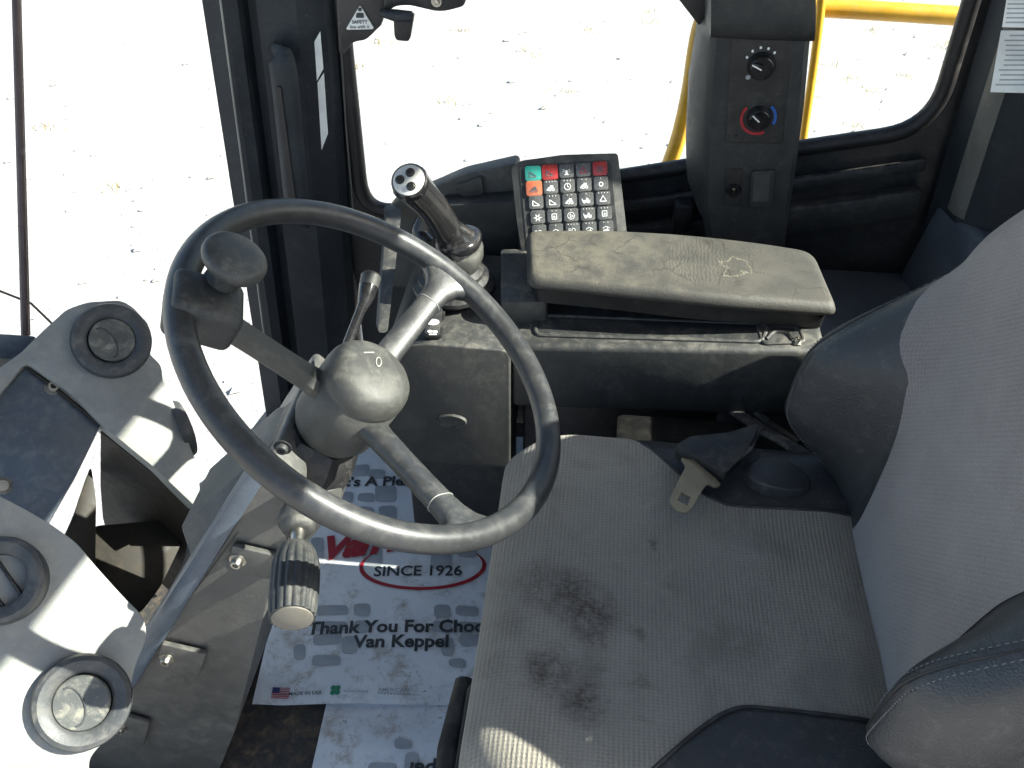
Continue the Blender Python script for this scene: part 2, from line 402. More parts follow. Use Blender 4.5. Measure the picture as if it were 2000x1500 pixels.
# inner frame steps below the windows
for z0, dy, hh in ((.03, .018, .022), (.075, .035, .05)):
    MB().prism([V((-.38, YW-dy, .445-z0)), V((.20, YW-dy, .57-z0)), V((.50, YW-dy, .635-z0)), V((.50, YW-dy, .635-z0-hh)), V((.20, YW-dy, .57-z0-hh)), V((-.38, YW-dy, .445-z0-hh))], (0, dy-.006, 0), .006).build('window_ledge', 'frame_paint', cab)
# front right pillar, faceted
def sect(z):
    sx = .045*(z-.8)/.85
    return [V((x+sx, y, z)) for x, y in [(-.415, 1.412), (-.425, 1.395), (-.462, 1.372), (-.520, 1.368), (-.527, 1.392), (-.541, 1.392), (-.546, 1.362), (-.562, 1.355), (-.600, 1.365), (-.610, 1.40), (-.610, 1.46), (-.415, 1.46)]]
MB().loft([sect(z) for z in (-.08, .3, .8, 1.62)]).build('front_pillar', 'pillar_trim', cab, smooth=25)
MB().tube([at(430, 0, Y=1.352), at(470, 300, Y=1.352), at(520, 690, Y=1.352)], .0016, 6).build('trim_line', 'light_ring', cab)
MB().tube([at(664, 60, Y=1.39), at(676, 250, Y=1.39), at(690, 410, Y=1.39)], .0016, 6).build('trim_line', 'grey_cover', cab)
# grab handle on the pillar
hd = MB().tube(smooth_path([at(552, 108, Y=1.37), at(549, 112, Y=1.335), at(556, 160, Y=1.325), at(566, 260, Y=1.325), at(578, 380, Y=1.325), at(584, 425, Y=1.335), at(585, 430, Y=1.37)], 5), .021, 12, flat=.45, up=(0, 1, 0)).build('grab_handle', 'pillar_trim', cab)
MB().prism(round_poly([at(539, 170, Y=1.3125), at(548, 170, Y=1.3125), at(577, 390, Y=1.3125), at(566, 390, Y=1.3125)], .003), (0, .006, 0)).build('handle_inlay', 'black_rubber', hd)
# windscreen: lower rail, pane, header, rear wall and roof
wp = [V((-.635, 1.43, 0)), V((-.675, 1.26, 0)), V((-.745, 1.08, 0)), V((-.825, .84, 0)), V((-.86, .50, 0)), V((-.87, .12, 0))]
wps = smooth_path(wp, 6)
MB().tube([p+V((0, 0, -.04)) for p in wps], .026, 8, up=(0, 0, 1)).build('windscreen_rail', 'frame_paint', cab)
MB().grid([[p+V((0, 0, -.05)) for p in wps], [p+V((.04, 0, 1.62)) for p in wps]]).build('windscreen_pane', 'window_glass', cab)
ROOF_X, ROOF_Z = .66, 1.62
rf = MB().prism(round_poly([V((-.86, .06, ROOF_Z)), V((ROOF_X, .06, ROOF_Z)), V((ROOF_X, 1.50, ROOF_Z)), V((-.66, 1.50, ROOF_Z)), V((-.82, 1.0, ROOF_Z))], .05), (0, 0, .10), .02).build('roof', 'roof_lining', cab)
MB().prism([V((.64, .10, -.04)), V((.70, .10, -.04)), V((.70, 1.42, -.04)), V((.64, 1.42, -.04))], (0, 0, .78), .006).build('rear_wall', 'frame_paint', cab)
# unseen header above the rear window, deepened to shade the wheel's front
MB().prism([V((.645, .10, 1.435)), V((.69, .10, 1.435)), V((.69, 1.42, 1.435)), V((.645, 1.42, 1.435))], (0, 0, .188), .012).build('rear_header', 'roof_lining', cab)
MB().prism([V((.668, .16, .74)), V((.672, .16, .74)), V((.672, 1.40, .74)), V((.668, 1.40, .74))], (0, 0, .89)).build('rear_pane', 'window_glass', cab, smooth=0)
MB().prism([V((.64, .08, .74)), V((.70, .08, .74)), V((.70, .16, .74)), V((.64, .16, .74))], (0, 0, .88), .006).build('rear_post', 'frame_paint', cab)
# rear deck behind the console and the step in front of the rear post
MB().prism(round_poly([V((.20, 1.10, .40)), V((.64, 1.02, .40)), V((.64, 1.40, .40)), V((.20, 1.40, .40))], .02), (0, 0, -.36), .012).build('rear_deck', 'deck_paint', cab)
MB().box((.44, 1.21, .402), (.26, .012, .006), bevel=.002).build('deck_rib', 'deck_paint', cab)
for px, py in ((1573, 448), (1790, 440)):
    p = at(px, py, Z=.401); MB().lathe([(.016, 0), (.016, .003), (.012, .003), (.011, .0005), (0, .0005)], p, (0, 0, 1), 18).build('deck_plug', 'black_rubber', cab)
# right rear pillar with its foot
pr = [V((.525, 1.40, 0)), V((.545, 1.335, 0)), V((.575, 1.30, 0)), V((.68, 1.26, 0)), V((.69, 1.41, 0))]
MB().loft([[p+V((.0-.02*(z-.4), 0, z)) for p in pr] for z in (.40, .62, .9, 1.62)]).build('rear_pillar', 'pillar_trim', cab, smooth=20)
MB().loft([[V((x-.02*(z-.4), y, z)) for x, y in ((.536, 1.358), (.541, 1.337), (.552, 1.324), (.558, 1.329), (.542, 1.362))] for z in (.548, .9, 1.60)]).build('pillar_edge', 'pillar_edge', cab, smooth=30)
ft = MB().prism([V((.50, 1.39, .395)), V((.555, 1.215, .395)), V((.66, 1.185, .395)), V((.66, 1.39, .395))], (0, 0, .15), .012, top=[V((.525, 1.385, .545)), V((.575, 1.245, .545)), V((.66, 1.215, .545)), V((.66, 1.385, .545))]).build('pillar_foot', 'deck_paint', cab)

# decals on the cab
def decal(name, ring, n, mat, label, cat='decal'):
    o = MB().prism(ring, V(n)*-.0012, ).build(name, mat, smooth=0); return tag(o, label, cat)
f0 = at(1950, 100, Y=1.288); fn = V((-.30, -.95, 0)).normalized()
fn = (V((.68, 1.26, 0))-V((.575, 1.30, 0))).normalized().cross(V((0, 0, 1))).normalized()
fp = (V((.575-.01, 1.30, .9)) + fn*.0016, fn)
def onp(px, py): return at(px, py, pl=fp)
d1 = decal('instruction_label', [onp(1955, 60), onp(2050, 60), onp(2050, 183), onp(1934, 180)], fn, 'white_decal', 'white sheet of fine print on the rear pillar, its lower label')
lines = []
for k in range(11):
    t = (k+.8)/12.5; y = 60+120*t; x0 = 1955-21*t+random.uniform(6, 22); x1 = 2045
    lines.append([onp(x0, y), onp(x1, y), onp(x1, y+3), onp(x0, y+3)])
flat('fine_print', [[p+fn*.0006 for p in r] for r in lines], 'grey_print', d1)
d2 = decal('instruction_label', [onp(1972, -40), onp(2050, -40), onp(2050, 55), onp(1957, 53)], fn, 'white_decal', 'white sheet of fine print on the rear pillar, cut off by the picture top')
flat('fine_print', [[p+fn*.0006 for p in [onp(1972-k, -30+k*9), onp(2045, -30+k*9), onp(2045, -27+k*9), onp(1972-k, -27+k*9)]] for k in range(9)], 'grey_print', d2)
for ring, lab in (([(614, 82), (625, 62), (631, 135), (619, 158)], 'pale worn sticker on the front pillar edge, upper of two'), ([(620, 162), (632, 143), (640, 262), (628, 293)], 'pale blue-white sticker on the front pillar edge, lower of two')):
    n = (V((-.425, 1.395, 0))-V((-.462, 1.372, 0))).cross(V((0, 0, 1))).normalized()
    o = MB().prism([at(x, y, Y=1.366) for x, y in ring], (0, .002, 0)).build('pillar_sticker', 'white_decal', smooth=0); tag(o, lab, 'sticker')

# ================================================================== window latch and its bracket (top of the side window)
lt = thing('window_latch', 'black latch bracket with a hanging tab at the top of the side window', 'latch', at(745, 60, Y=1.36))
MB().prism(round_poly([at(x, y, Y=1.37) for x, y in [(655, -60), (750, -60), (752, 10), (746, 48), (715, 78), (690, 82), (672, 105), (662, 105)]], .006), (0, .012, 0), .002).build('bracket', 'frame_paint', lt)
MB().prism(round_poly([at(x, y, Y=1.36) for x, y in [(745, -50), (915, -50), (908, 12), (870, 22), (850, 22), (800, 10), (770, 12), (752, 30)]], .008), (0, .02, 0), .003).build('guide_bar', 'frame_paint', lt)
MB().tube([at(745, 25, Y=1.355), at(775, 31, Y=1.345), at(805, 33, Y=1.345)], [.006, .009, .008], 10).build('latch_pin', 'pillar_trim', lt)
MB().prism(round_poly([at(x, y, Y=1.34) for x, y in [(768, 28), (808, 30), (800, 78), (796, 81), (774, 79), (770, 70)]], .004), (0, .012, 0), .002).build('latch_tab', 'black_rubber', lt)
screw(lt, at(852, 4, Y=1.357), (0, -1, 0), .005)
tri = tag(MB().prism(round_poly([at(703, 10, Y=1.367), at(731, 57, Y=1.367), at(675, 58, Y=1.367)], .004), (0, .002, 0)).build('safety_decal', 'white_decal', smooth=0), 'white triangular safety decal on the black window bracket', 'decal')
u = (at(731, 57, Y=1.366)-at(675, 58, Y=1.366)).normalized(); v = V((0, -1, 0)).cross(u).normalized()*-1
v = V((0, 0, 1))
text('SAFETY', (at(703, 46, Y=1.3660), u, v), 'black_print', tri, fit=.0235, bold=.02)
text('live with it', (at(703, 55.5, Y=1.3660), u, v), 'black_print', tri, fit=.029, bold=.01)
flat('pictogram', [[at(703+4*math.cos(a*.7), 18.5+4*math.sin(a*.7), Y=1.366) for a in range(9)], round_poly([at(x, y, Y=1.366) for x, y in [(696, 25), (710, 25), (711, 35), (695, 35)]], .002)], 'black_print', tri)

# ================================================================== yellow handrails outside
def rail(pts, r, label):
    return tag(MB().tube(smooth_path(pts, 6), r, 12).build('handrail', 'yellow_paint'), label, 'handrail', 'yellow handrails outside the cab')
rail([at(1400, -20, Y=1.78), at(1366, 60, Y=1.78), at(1346, 180, Y=1.78), at(1325, 270, Y=1.78), at(1298, 345, Y=1.78), at(1270, 420, Y=1.78)], .016, 'yellow handrail post outside the front side window, left of the control column')
rail([at(1560, 12, Y=1.80), at(1625, 16, Y=1.80), at(1760, 24, Y=1.80), at(1960, 37, Y=1.80)], .017, 'horizontal yellow handrail across the top of the rear side window')
rail([at(1608, -40, Y=1.76), at(1598, 60, Y=1.76), at(1582, 180, Y=1.76), at(1560, 330, Y=1.76)], .008, 'thin yellow handrail post just right of the control column')
rail([at(683, 200, Y=1.47), at(690, 330, Y=1.47), at(698, 390, Y=1.47), at(730, 430, Y=1.47)], .010, 'yellow frame bar at the lower left corner of the side window')
# wiper arm in front of the windscreen
wa = thing('wiper_arm', 'thin dark upright rod outside the windscreen at the picture edge', 'wiper', at(48, 660, X=-.88))
MB().tube([at(30, -40, X=-.88), at(38, 250, X=-.88), at(49, 660, X=-.88)], .006, 8).build('rod', 'rod_brown', wa)
MB().tube([at(37, -40, X=-.89), at(56, 655, X=-.89)], .003, 6).build('rod', 'rod_brown', wa)
MB().box(at(20, 700, X=-.87), (.07, .06, .05), bevel=.006).build('base_block', 'black_rubber', wa)
tag(MB().tube([at(-60, 545, X=-.92), at(60, 592, X=-.92), at(110, 640, X=-.92)], .002, 6).build('hose', 'dark_duct'), 'thin dark hose outside the windscreen beside the wiper rod', 'hose')

# ================================================================== side console
CT = .50
con = thing('side_console', 'grey plastic side console below the armrest with tray groove', 'console', (0, 1.12, .27))
MB().prism([V((-.1075, 1.012, CT-.118)), V((.308, 1.012, CT-.100)), V((.308, 1.24, CT-.092)), V((-.105, 1.24, CT-.118))], (0, 0, .1), .009, 3,
           top=[V((-.1075, 1.012, CT-.006)), V((.308, 1.012, CT+.018)), V((.308, 1.24, CT+.018)), V((-.105, 1.24, CT-.006))]).build('rear_box', 'console_plastic', con)
sl_ = lambda x: .024*(x+.105)/.413
def ctop(px, py):
    p = at(px, py, Z=CT); return at(px, py, Z=CT-.006+sl_(p.x)+.001)
# groove: a raised rim round a darker floor
gr = round_poly([ctop(1046, 616), ctop(1500, 634), ctop(1490, 668), ctop(1046, 655)], .012, 5)
MB().tube(gr, .0032, 8, True).build('tray_rim', 'console_plastic', con)
flat('tray_floor', [[p+V((0, 0, .0009)) for p in gr]], 'charcoal_plastic', con)
hs = round_poly([ctop(1478, 636), ctop(1560, 640), ctop(1572, 668), ctop(1490, 672)], .008, 4)
MB().tube(hs, .0028, 8, True).build('catch_rim', 'console_plastic', con)
flat('catch_floor', [[p+V((0, 0, .0011)) for p in hs]], 'console_plastic', con)
MB().tube(smooth_path([ctop(1496, 664), ctop(1512, 650), ctop(1535, 652), ctop(1548, 664)], 5), .004, 8).build('catch', 'black_rubber', con)
screw(con, ctop(1557, 668)+V((0, 0, .002)), (0, 0, 1), .005)
# front pod
pod = [V((-.292, 1.0, .27)), V((-.292, 1.0, .452)), V((-.27, 1.0, .487)), V((-.225, 1.0, .497)), V((-.108, 1.0, .494)), V((-.108, 1.0, .27))]
pb = MB(); pb.prism(round_poly(pod, .012, 3), (0, .235, 0), .008, 3); pb.build('front_pod', 'console_plastic', con)
em = at(882, 822, Y=.998)
MB().lathe([(0, .0005), (.017, .001), (.0185, .003), (.021, .003), (.0225, 0), (.0225, -.004), (0, -.004)], em, (0, -1, 0), 28).build('emblem', 'console_plastic', con).scale = (1, 1, .55)
MB().prism([V((-.28, 1.06, .02)), V((-.12, 1.06, .02)), V((-.12, 1.22, .02)), V((-.28, 1.22, .02))], (0, 0, .27), .006).build('pedestal', 'frame_paint', con)
MB().prism([V((-.10, 1.12, .02)), V((.64, 1.12, .02)), V((.64, 1.38, .02)), V((-.10, 1.38, .02))], (0, 0, .36), .006).build('rear_pedestal', 'frame_paint', con)
# rocker switch on the pod
sw = thing('rocker_switch', 'grey rocker switch with white symbols on the console pod', 'switch', at(846, 630, Z=.50))
su = V((1, .02, 0)).normalized(); sv = V((0, 1, 0)); sn = V((0, 0, 1))
def swp(px, py, h=0): return at(px, py, Z=.499+h)
MB().prism(round_poly([swp(826, 662), swp(864, 662), swp(872, 596), swp(838, 594)], .005), (0, 0, .007), .002).build('bezel', 'black_rubber', sw)
MB().prism(round_poly([swp(829, 656, .007), swp(858, 656, .007), swp(865, 602, .007), swp(838, 600, .007)], .004), (0, 0, .004), .0015).build('rocker', 'charcoal_plastic', sw)
def ell(c, a, bb, u, v, n=14): return [c+u*a*math.cos(2*math.pi*k/n)+v*bb*math.sin(2*math.pi*k/n) for k in range(n)]
flat('symbol', [ell(swp(846, 629, .0122), .0085, .007, su, sv)], 'white_print', sw)
flat('symbol', [ell(swp(850, 607, .0122), .003, .004, su, sv), [swp(840, 612, .0122), swp(848, 608, .0122), swp(849, 610, .0122), swp(842, 614, .0122)]], 'white_print', sw)
flat('symbol', [ell(swp(840, 647, .0122), .0035, .003, su, sv), ell(swp(850, 648, .0122), .0035, .003, su, sv), [swp(838, 652, .0122), swp(853, 652, .0122), swp(853, 654, .0122), swp(838, 654, .0122)]], 'white_print', sw)

# upright surround behind joystick and keypad
sh = [(738, 640), (745, 520), (752, 420), (775, 395), (850, 372), (905, 345), (1000, 320), (1010, 330), (1000, 470), (975, 490), (975, 580), (930, 580), (930, 480)]
PB = 1.285
bs = MB().prism(round_poly([at(x, y, Y=PB) for x, y in [(746, 560), (752, 420), (772, 396), (850, 366), (905, 342), (1012, 318), (1018, 580)]], .010), (0, .03, 0), .005).build('back_shell', 'console_plastic', con)
MB().prism(round_poly([at(x, y, Y=PB-.035) for x, y in [(860, 402), (1012, 394), (1012, 520), (880, 520)]], .004), (0, .034, 0), .003).build('shell_step', 'charcoal_plastic', con)
MB().prism(round_poly([at(x, y, Y=PB-.008) for x, y in [(884, 366), (940, 346), (945, 380), (905, 385)]], .004), (0, .008, 0), .002).build('shell_rib', 'console_plastic', con)
MB().prism(round_poly([at(738, 650, Y=1.03), at(757, 650, Y=1.03), at(785, 410, Y=1.27), at(755, 410, Y=1.27)], .006), (-.006, .015, 0), .003).build('side_cheek', 'console_plastic', con)
# plinth under the armrest
MB().prism(round_poly([at(978, 486, Z=CT+.03), at(1070, 486, Z=CT+.03), at(1070, 590, Z=CT+.03), at(978, 590, Z=CT+.03)], .008), (0, 0, -.05), .005).build('armrest_plinth', 'console_plastic', con)

# ================================================================== armrest
arm = thing('armrest', 'worn dusty armrest pad with cracked top above the side console', 'armrest', (.10, 1.06, .53))
AZ = .573
ring = [at(1028, 448, Z=AZ), at(1175, 447, Z=AZ), at(1340, 456, Z=AZ), at(1480, 471, Z=AZ), at(1592, 489, Z=AZ), at(1639, 600, Z=AZ-.012), at(1400, 583, Z=AZ), at(1150, 557, Z=AZ), at(1030, 545, Z=AZ)]
ring = round_poly(ring, [.012, .05, .05, .05, .02, .012, .05, .05, .015], 4)
cen = sum(ring, V())/len(ring)
def aring(k, z, dz=0): return [cen+(p-cen)*k*1.0+V((0, 0, z)) for p in ring]
def ain(p, d):
    q = p-cen; return cen + V((q.x-math.copysign(min(d, abs(q.x)), q.x), q.y-math.copysign(min(d, abs(q.y)), q.y), q.z))
rs = [[ain(p, .014)+V((0, 0, .0025)) for p in ring], [ain(p, .009)+V((0, 0, .0022)) for p in ring], [ain(p, .0055)+V((0, 0, .0008)) for p in ring], [ain(p, .002)+V((0, 0, -.004)) for p in ring], [ain(p, .0)+V((0, 0, -.009)) for p in ring], [ain(p, .0)+V((0, 0, -.013)) for p in ring], [ain(p, .002)+V((0, 0, -.016)) for p in ring]]
def gfill(a, nn=0): return a
pad = MB().loft(rs).build('pad', 'armrest_vinyl', arm, origin=cen, smooth=60)
MB().loft([[ain(p, .008)+V((0, 0, -.0162)) for p in ring], [ain(p, .010)+V((0, 0, -.043)) for p in ring], [ain(p, .016)+V((0, 0, -.047)) for p in ring]]).build('base', 'black_rubber', arm, smooth=50)
MB().box((.02, 1.15, .515), (.10, .05, .05), bevel=.006).build('support', 'charcoal_plastic', arm)
MB().box((.16, 1.15, .515), (.08, .04, .05), bevel=.006).build('support', 'charcoal_plastic', arm)

# ================================================================== joystick
js = thing('joystick', 'black joystick with three buttons on a steel-faced tip', 'joystick', at(880, 560, Y=1.13))
JB = at(893, 470, Y=1.12); JT = at(797, 350, Y=1.055)
ax = (JT-JB).normalized()
pth = smooth_path([at(890, 478, Y=1.115), at(872, 448, Y=1.105), at(845, 405, Y=1.085), at(815, 372, Y=1.065), at(800, 356, Y=1.056)], 5)
n_ = len(pth)-1
MB().tube(pth, [.034-.013*min(1, i/n_*4) + .004*max(0, (i/n_-.6)/.4) for i in range(n_+1)], 18).build('grip', 'gloss_black', js)
fnm = (ax*.55 + V((.05, -.62, .55))).normalized()
TC = at(799, 353, Y=1.045)
MB().lathe([(0, -.02), (.02, -.018), (.0232, -.008), (.0232, 0), (.0215, .002), (.020, .0022)], TC, fnm, 26).build('tip', 'gloss_black', js)
fc = MB().lathe([(0, .0035), (.0185, .0035), (.0205, .002), (.0205, 0), (0, 0)], TC, fnm, 26).build('tip_plate', 'tip_silver', js)
for px, py in ((781, 351), (801, 337), (803, 364)):
    p = at(px, py, pl=(TC+fnm*.0035, fnm))
    MB().lathe([(0, .004), (.0025, .0045), (.0042, .004), (.0048, .002), (.0048, .001), (.0060, .0005), (.0060, -.001), (0, -.001)], p, fnm, 16).build('button', 'gloss_black', js)
MB().prism(round_poly([JB+V((x, y, .012)) for x, y in [(-.028, -.036), (.03, -.036), (.036, .03), (-.03, .03)]], .03, 6), (0, 0, -.02), .007, 3).build('grip_collar', 'gloss_black', js)
MB().prism(round_poly([JB+V((x*1.05, y*1.05, -.009)) for x, y in [(-.028, -.036), (.03, -.036), (.036, .03), (-.03, .03)]], .03, 6), (0, 0, -.022), .004, 2).build('collar_ring', 'hub_plastic', js)
BB = JB+V((-.008, .005, 0))
MB().lathe([(.024, -.03)]+[(.028+.0040*i+(.0035 if i % 2 else 0), -.034-.0055*i) for i in range(9)]+[(.05, -.088), (0, -.088)], BB, (0, 0, 1), 24).build('rubber_boot', 'black_rubber', js)
MB().tube(smooth_path([at(828, 432, Y=1.14), at(820, 455, Y=1.13), at(838, 478, Y=1.12)], 4), .012, 10).build('side_button', 'gloss_black', js)

# ================================================================== keypad
KN = V((.06, -.86, .50)).normalized(); KP = (at(1110, 370, Y=1.245), KN)
def kp(px, py, h=0): return at(px, py, pl=KP)+KN*h
kpd = thing('switch_keypad', 'tilted membrane keypad panel with coloured top keys beside the armrest', 'keypad', kp(1120, 500))
MB().prism(round_poly([kp(998, 330), kp(1015, 314), kp(1100, 302), kp(1207, 299), kp(1226, 470), kp(1234, 560), kp(1030, 560), kp(1010, 440)], .006), KN*-.022, .004, 2).build('housing', 'console_plastic', kpd)
MB().prism(round_poly([kp(1013, 324, .0012), kp(1193, 312, .0012), kp(1216, 540, .0012), kp(1034, 545, .0012)], .005), KN*-.003, .0008, 1).build('panel', 'charcoal_plastic', kpd)
random.seed(3)
KU = (kp(1190, 325)-kp(1020, 335)).normalized(); KV = KN.cross(KU).normalized()
def icon(ic, c, s):
    P = lambda x, y: c+KU*x*s+KV*y*s
    bar = lambda x0, y0, x1, y1, t=.16: [P(x0, y0)+(P(-(y1-y0), x1-x0)-c)*(t/2/max(1e-3, math.hypot(x1-x0, y1-y0))), P(x1, y1)+(P(-(y1-y0), x1-x0)-c)*(t/2/max(1e-3, math.hypot(x1-x0, y1-y0))), P(x1, y1)-(P(-(y1-y0), x1-x0)-c)*(t/2/max(1e-3, math.hypot(x1-x0, y1-y0))), P(x0, y0)-(P(-(y1-y0), x1-x0)-c)*(t/2/max(1e-3, math.hypot(x1-x0, y1-y0)))]
    def circ(x, y, r, t=.14, n=12, a0=0, a1=2*math.pi):
        return [[P(x+(r)*math.cos(a), y+r*math.sin(a)), P(x+r*math.cos(a2), y+r*math.sin(a2)), P(x+(r-t)*math.cos(a2), y+(r-t)*math.sin(a2)), P(x+(r-t)*math.cos(a), y+(r-t)*math.sin(a))] for a, a2 in [(a0+(a1-a0)*k/n, a0+(a1-a0)*(k+1)/n) for k in range(n)]]
    tri = lambda x, y, r: [P(x-r, y-r*.7), P(x+r, y-r*.7), P(x, y+r)]
    return {
        'truck': [bar(-.8, -.3, .8, -.3, .5), [P(-.1, -.1), P(.5, -.1), P(.35, .4), P(0, .4)], *circ(-.45, -.5, .25), *circ(.45, -.5, .25), bar(-.8, -.2, -.9, .3)],
        'clock': [*circ(0, 0, .75), bar(0, 0, 0, .5), bar(0, 0, .35, -.1)],
        'loader': [[P(-.3, -.1), P(.6, -.1), P(.5, .5), P(-.1, .5)], *circ(-.2, -.4, .32), *circ(.5, -.4, .32), bar(-.9, -.5, -.3, .2), bar(-.9, -.5, -.5, -.5)],
        'gear': [*circ(0, 0, .45, .2)]+[bar(.45*math.cos(a), .45*math.sin(a), .8*math.cos(a), .8*math.sin(a), .2) for a in [k*math.pi/3 for k in range(6)]],
        'arm': [bar(-.7, -.6, -.7, .5, .2), bar(-.7, .5, .5, -.4, .18), bar(-.7, -.6, .7, -.6, .14), tri(.5, -.4, .25)],
        'lamp': [*circ(.2, 0, .45, .15)]+[bar(-.9, y, -.4, y, .12) for y in (.3, 0, -.3)],
        'wiper': [*circ(0, -.5, .9, .14, 10, .5, 2.6), bar(0, -.5, .4, .3), [P(-.7, -.6), P(.7, -.6), P(.5, -.3), P(-.5, -.3)]],
        'fan': [*circ(0, 0, .8, .12)]+[tri(.3*math.cos(a), .3*math.sin(a), .25) for a in (0, 2.1, 4.2)],
        'ring': circ(0, 0, .5, .2),
        'tri': [bar(-.7, -.5, .7, -.5), bar(.7, -.5, 0, .7), bar(0, .7, -.7, -.5)],
        'beacon': [[P(-.25, -.5), P(.25, -.5), P(.2, .3), P(-.2, .3)], bar(-.45, -.6, .45, -.6, .18), bar(-.8, .1, -.45, 0, .1), bar(.8, .1, .45, 0, .1), bar(-.7, .5, -.4, .3, .1), bar(.7, .5, .4, .3, .1)],
        'batt': [bar(-.5, -.5, .5, -.5), bar(.5, -.5, .5, .6), bar(.5, .6, -.5, .6), bar(-.5, .6, -.5, -.5), bar(-.2, 0, .2, 0, .4)],
    }[ic]
rows = [['arm', 'arm', 'beacon', 'tri', 'batt'], ['loader', 'loader', 'clock', 'loader', 'ring'], ['arm', 'arm', 'loader', 'truck', 'tri'], ['gear', 'batt', 'fan', 'truck', 'batt'], ['lamp', 'wiper', 'lamp', 'wiper', 'wiper']]
for r, names in enumerate(rows):
    for c, ic in enumerate(names):
        y = (339-c*2.4, 368-c*2.4, 395-c*2.0, 424-c*2, 452-c*2)[r]; x = (1041, 1043, 1047, 1050, 1053)[r]+c*32.6
        p = kp(x, y)
        if p is None: continue
        km = 'key_black'
        if (r, c) == (0, 0): km = 'key_green'
        if (r, c) in ((0, 1), (0, 4)): km = 'key_red'
        if (r, c) == (1, 0): km = 'key_orange'
        sx, sy = .0106, .0100
        big = km != 'key_black' and c < 2
        if big: sx, sy = .0118, .0110
        pts = round_poly([p+KU*a*sx+KV*bb*sy for a, bb in ((-1, -1), (1, -1), (1, 1), (-1, 1))], .004, 3)
        k = MB().prism([q+KN*.0012 for q in pts], KN*.0030, .0012, 2).build('key', km, kpd)
        im = 'red_print' if (r, c) == (0, 3) else ('key_black' if km in ('key_orange', 'key_green', 'key_red') else 'white_print')
        flat('key_symbol', icon(ic, p+KN*.0047-KV*.001, .0068), im, k)
        if r and c: flat('key_dots', [ell(p+KN*.0047+KV*.0075+KU*dx*.003, .0007, .0007, KU, KV, 6) for dx in ((-1, 1), (0,), (-2, -.6, .8, 2.2), (-1.5, 0, 1.5))[(c+r) % 4]], 'white_print', k)

# ================================================================== control column (heater controls)
cc = thing('control_column', 'dark upright control column with heater dials between the side windows', 'control column', at(1455, 480, Y=1.34))
CYF = 1.30
def crow(y, xl, xf, xr, yf=CYF, yb=1.41):
    # left back, left front edge, right front edge, right back (pixels of the silhouettes)
    A = at(xl, y, Y=yf+.055); B = at(xf, y, Y=yf); C = at(xr, y, Y=yf); z = B.z
    s = lambda p, yy: V((p.x, yy, z))
    return [s(A, yb), s(A, yf+.055), s(B+V((-.006, 0, 0)), yf+.008), s(B+V((.003, 0, 0)), yf), s(C-V((.008, 0, 0)), yf), s(C, yf+.010), s(C, yb)]
MB().loft([crow(*a) for a in [(520, 1374, 1394, 1533), (460, 1366, 1388, 1538), (440, 1356, 1384, 1541), (385, 1338, 1380, 1549), (330, 1337, 1381, 1557), (200, 1344, 1386, 1574), (90, 1362, 1394, 1584), (55, 1388, 1398, 1587), (-80, 1402, 1408, 1600)]]).build('body', 'charcoal_plastic', cc, smooth=35)
# rounded head at the top
hz = []
for (y, d) in [(76, .0), (74, .008), (69, .015), (61, .021), (50, .025), (35, .027), (0, .028), (-80, .028)]:
    l = at(1388, y, Y=CYF-.01).x; r = at(1594, y, Y=CYF-.01).x; z = at(1490, y, Y=CYF-d*.5).z
    k = max(d, .004); hz.append([V((l-.004, CYF+.07, z)), V((l, CYF-k*.35, z)), V((l+.03, CYF-k*.85, z)), V(((l+r)/2, CYF-k, z)), V((r-.03, CYF-k*.85, z)), V((r, CYF-k*.35, z)), V((r+.003, CYF+.07, z))])
MB().loft(hz).build('head', 'charcoal_plastic', cc, smooth=60)
# dial panel
CP = CYF-.002
def cp(px, py, h=0): return at(px, py, Y=CP-h)
pan = MB().prism(round_poly([cp(1432, 68), cp(1549, 70), cp(1528, 281), cp(1417, 278)], .004), (0, .004, 0), .001, 1).build('dial_panel', 'panel_black', cc)
for px, py in ((1541, 80), (1437, 268), (1516, 268), (1441, 78)): screw(pan, cp(px, py, .0005), (0, -1, 0), .003, 'charcoal_plastic', 'panel_screw', .0015)
def dial(px, py, r, aim, nm):
    c = cp(px, py); ux = V((1, 0, 0)); uz = V((0, 0, 1))
    kb = MB().lathe([(0, .013), (r*.80, .013), (r*.92, .011), (r, .004), (r*1.08, .001), (r*1.08, -.001), (0, -.001)], c, (0, -1, 0), 28).build(nm, 'gloss_black', cc)
    d = (ux*math.cos(aim)+uz*math.sin(aim)); t = V((0, -1, 0)).cross(d).normalized()
    MB().prism([c+V((0, -.0132, 0))+d*r*.05-t*r*.30, c+V((0, -.0132, 0))+d*r*.9-t*r*.15, c+V((0, -.0132, 0))+d*r*.9+t*r*.15, c+V((0, -.0132, 0))+d*r*.05+t*r*.30], (0, -.005, 0), .0012).build('grip_ridge', 'gloss_black', kb)
    MB().prism([c+V((0, -.0186, 0))+d*r*.10-t*r*.05, c+V((0, -.0186, 0))+d*r*.92-t*r*.05, c+V((0, -.0186, 0))+d*r*.92+t*r*.05, c+V((0, -.0186, 0))+d*r*.10+t*r*.05], (0, -.0006, 0)).build('pointer', 'white_print', kb, smooth=0)
    return kb
dial(1487, 128, .018, R(155), 'dial_knob'); dial(1482, 229, .0165, R(140), 'dial_knob')
ux, uz = V((1, 0, 0)), V((0, 0, 1))
for i, (px, py) in enumerate([(1459, 112), (1470, 100), (1486, 93), (1501, 95), (1513, 103)]):
    flat('dial_mark', [ell(cp(px, py, .0012), .0017, .0021, ux, uz, 10)], 'white_print', pan)
flat('fan_symbol', [ell(cp(1461, 151, .0012), .0035, .0035, ux, uz, 8)], 'grey_print', pan)
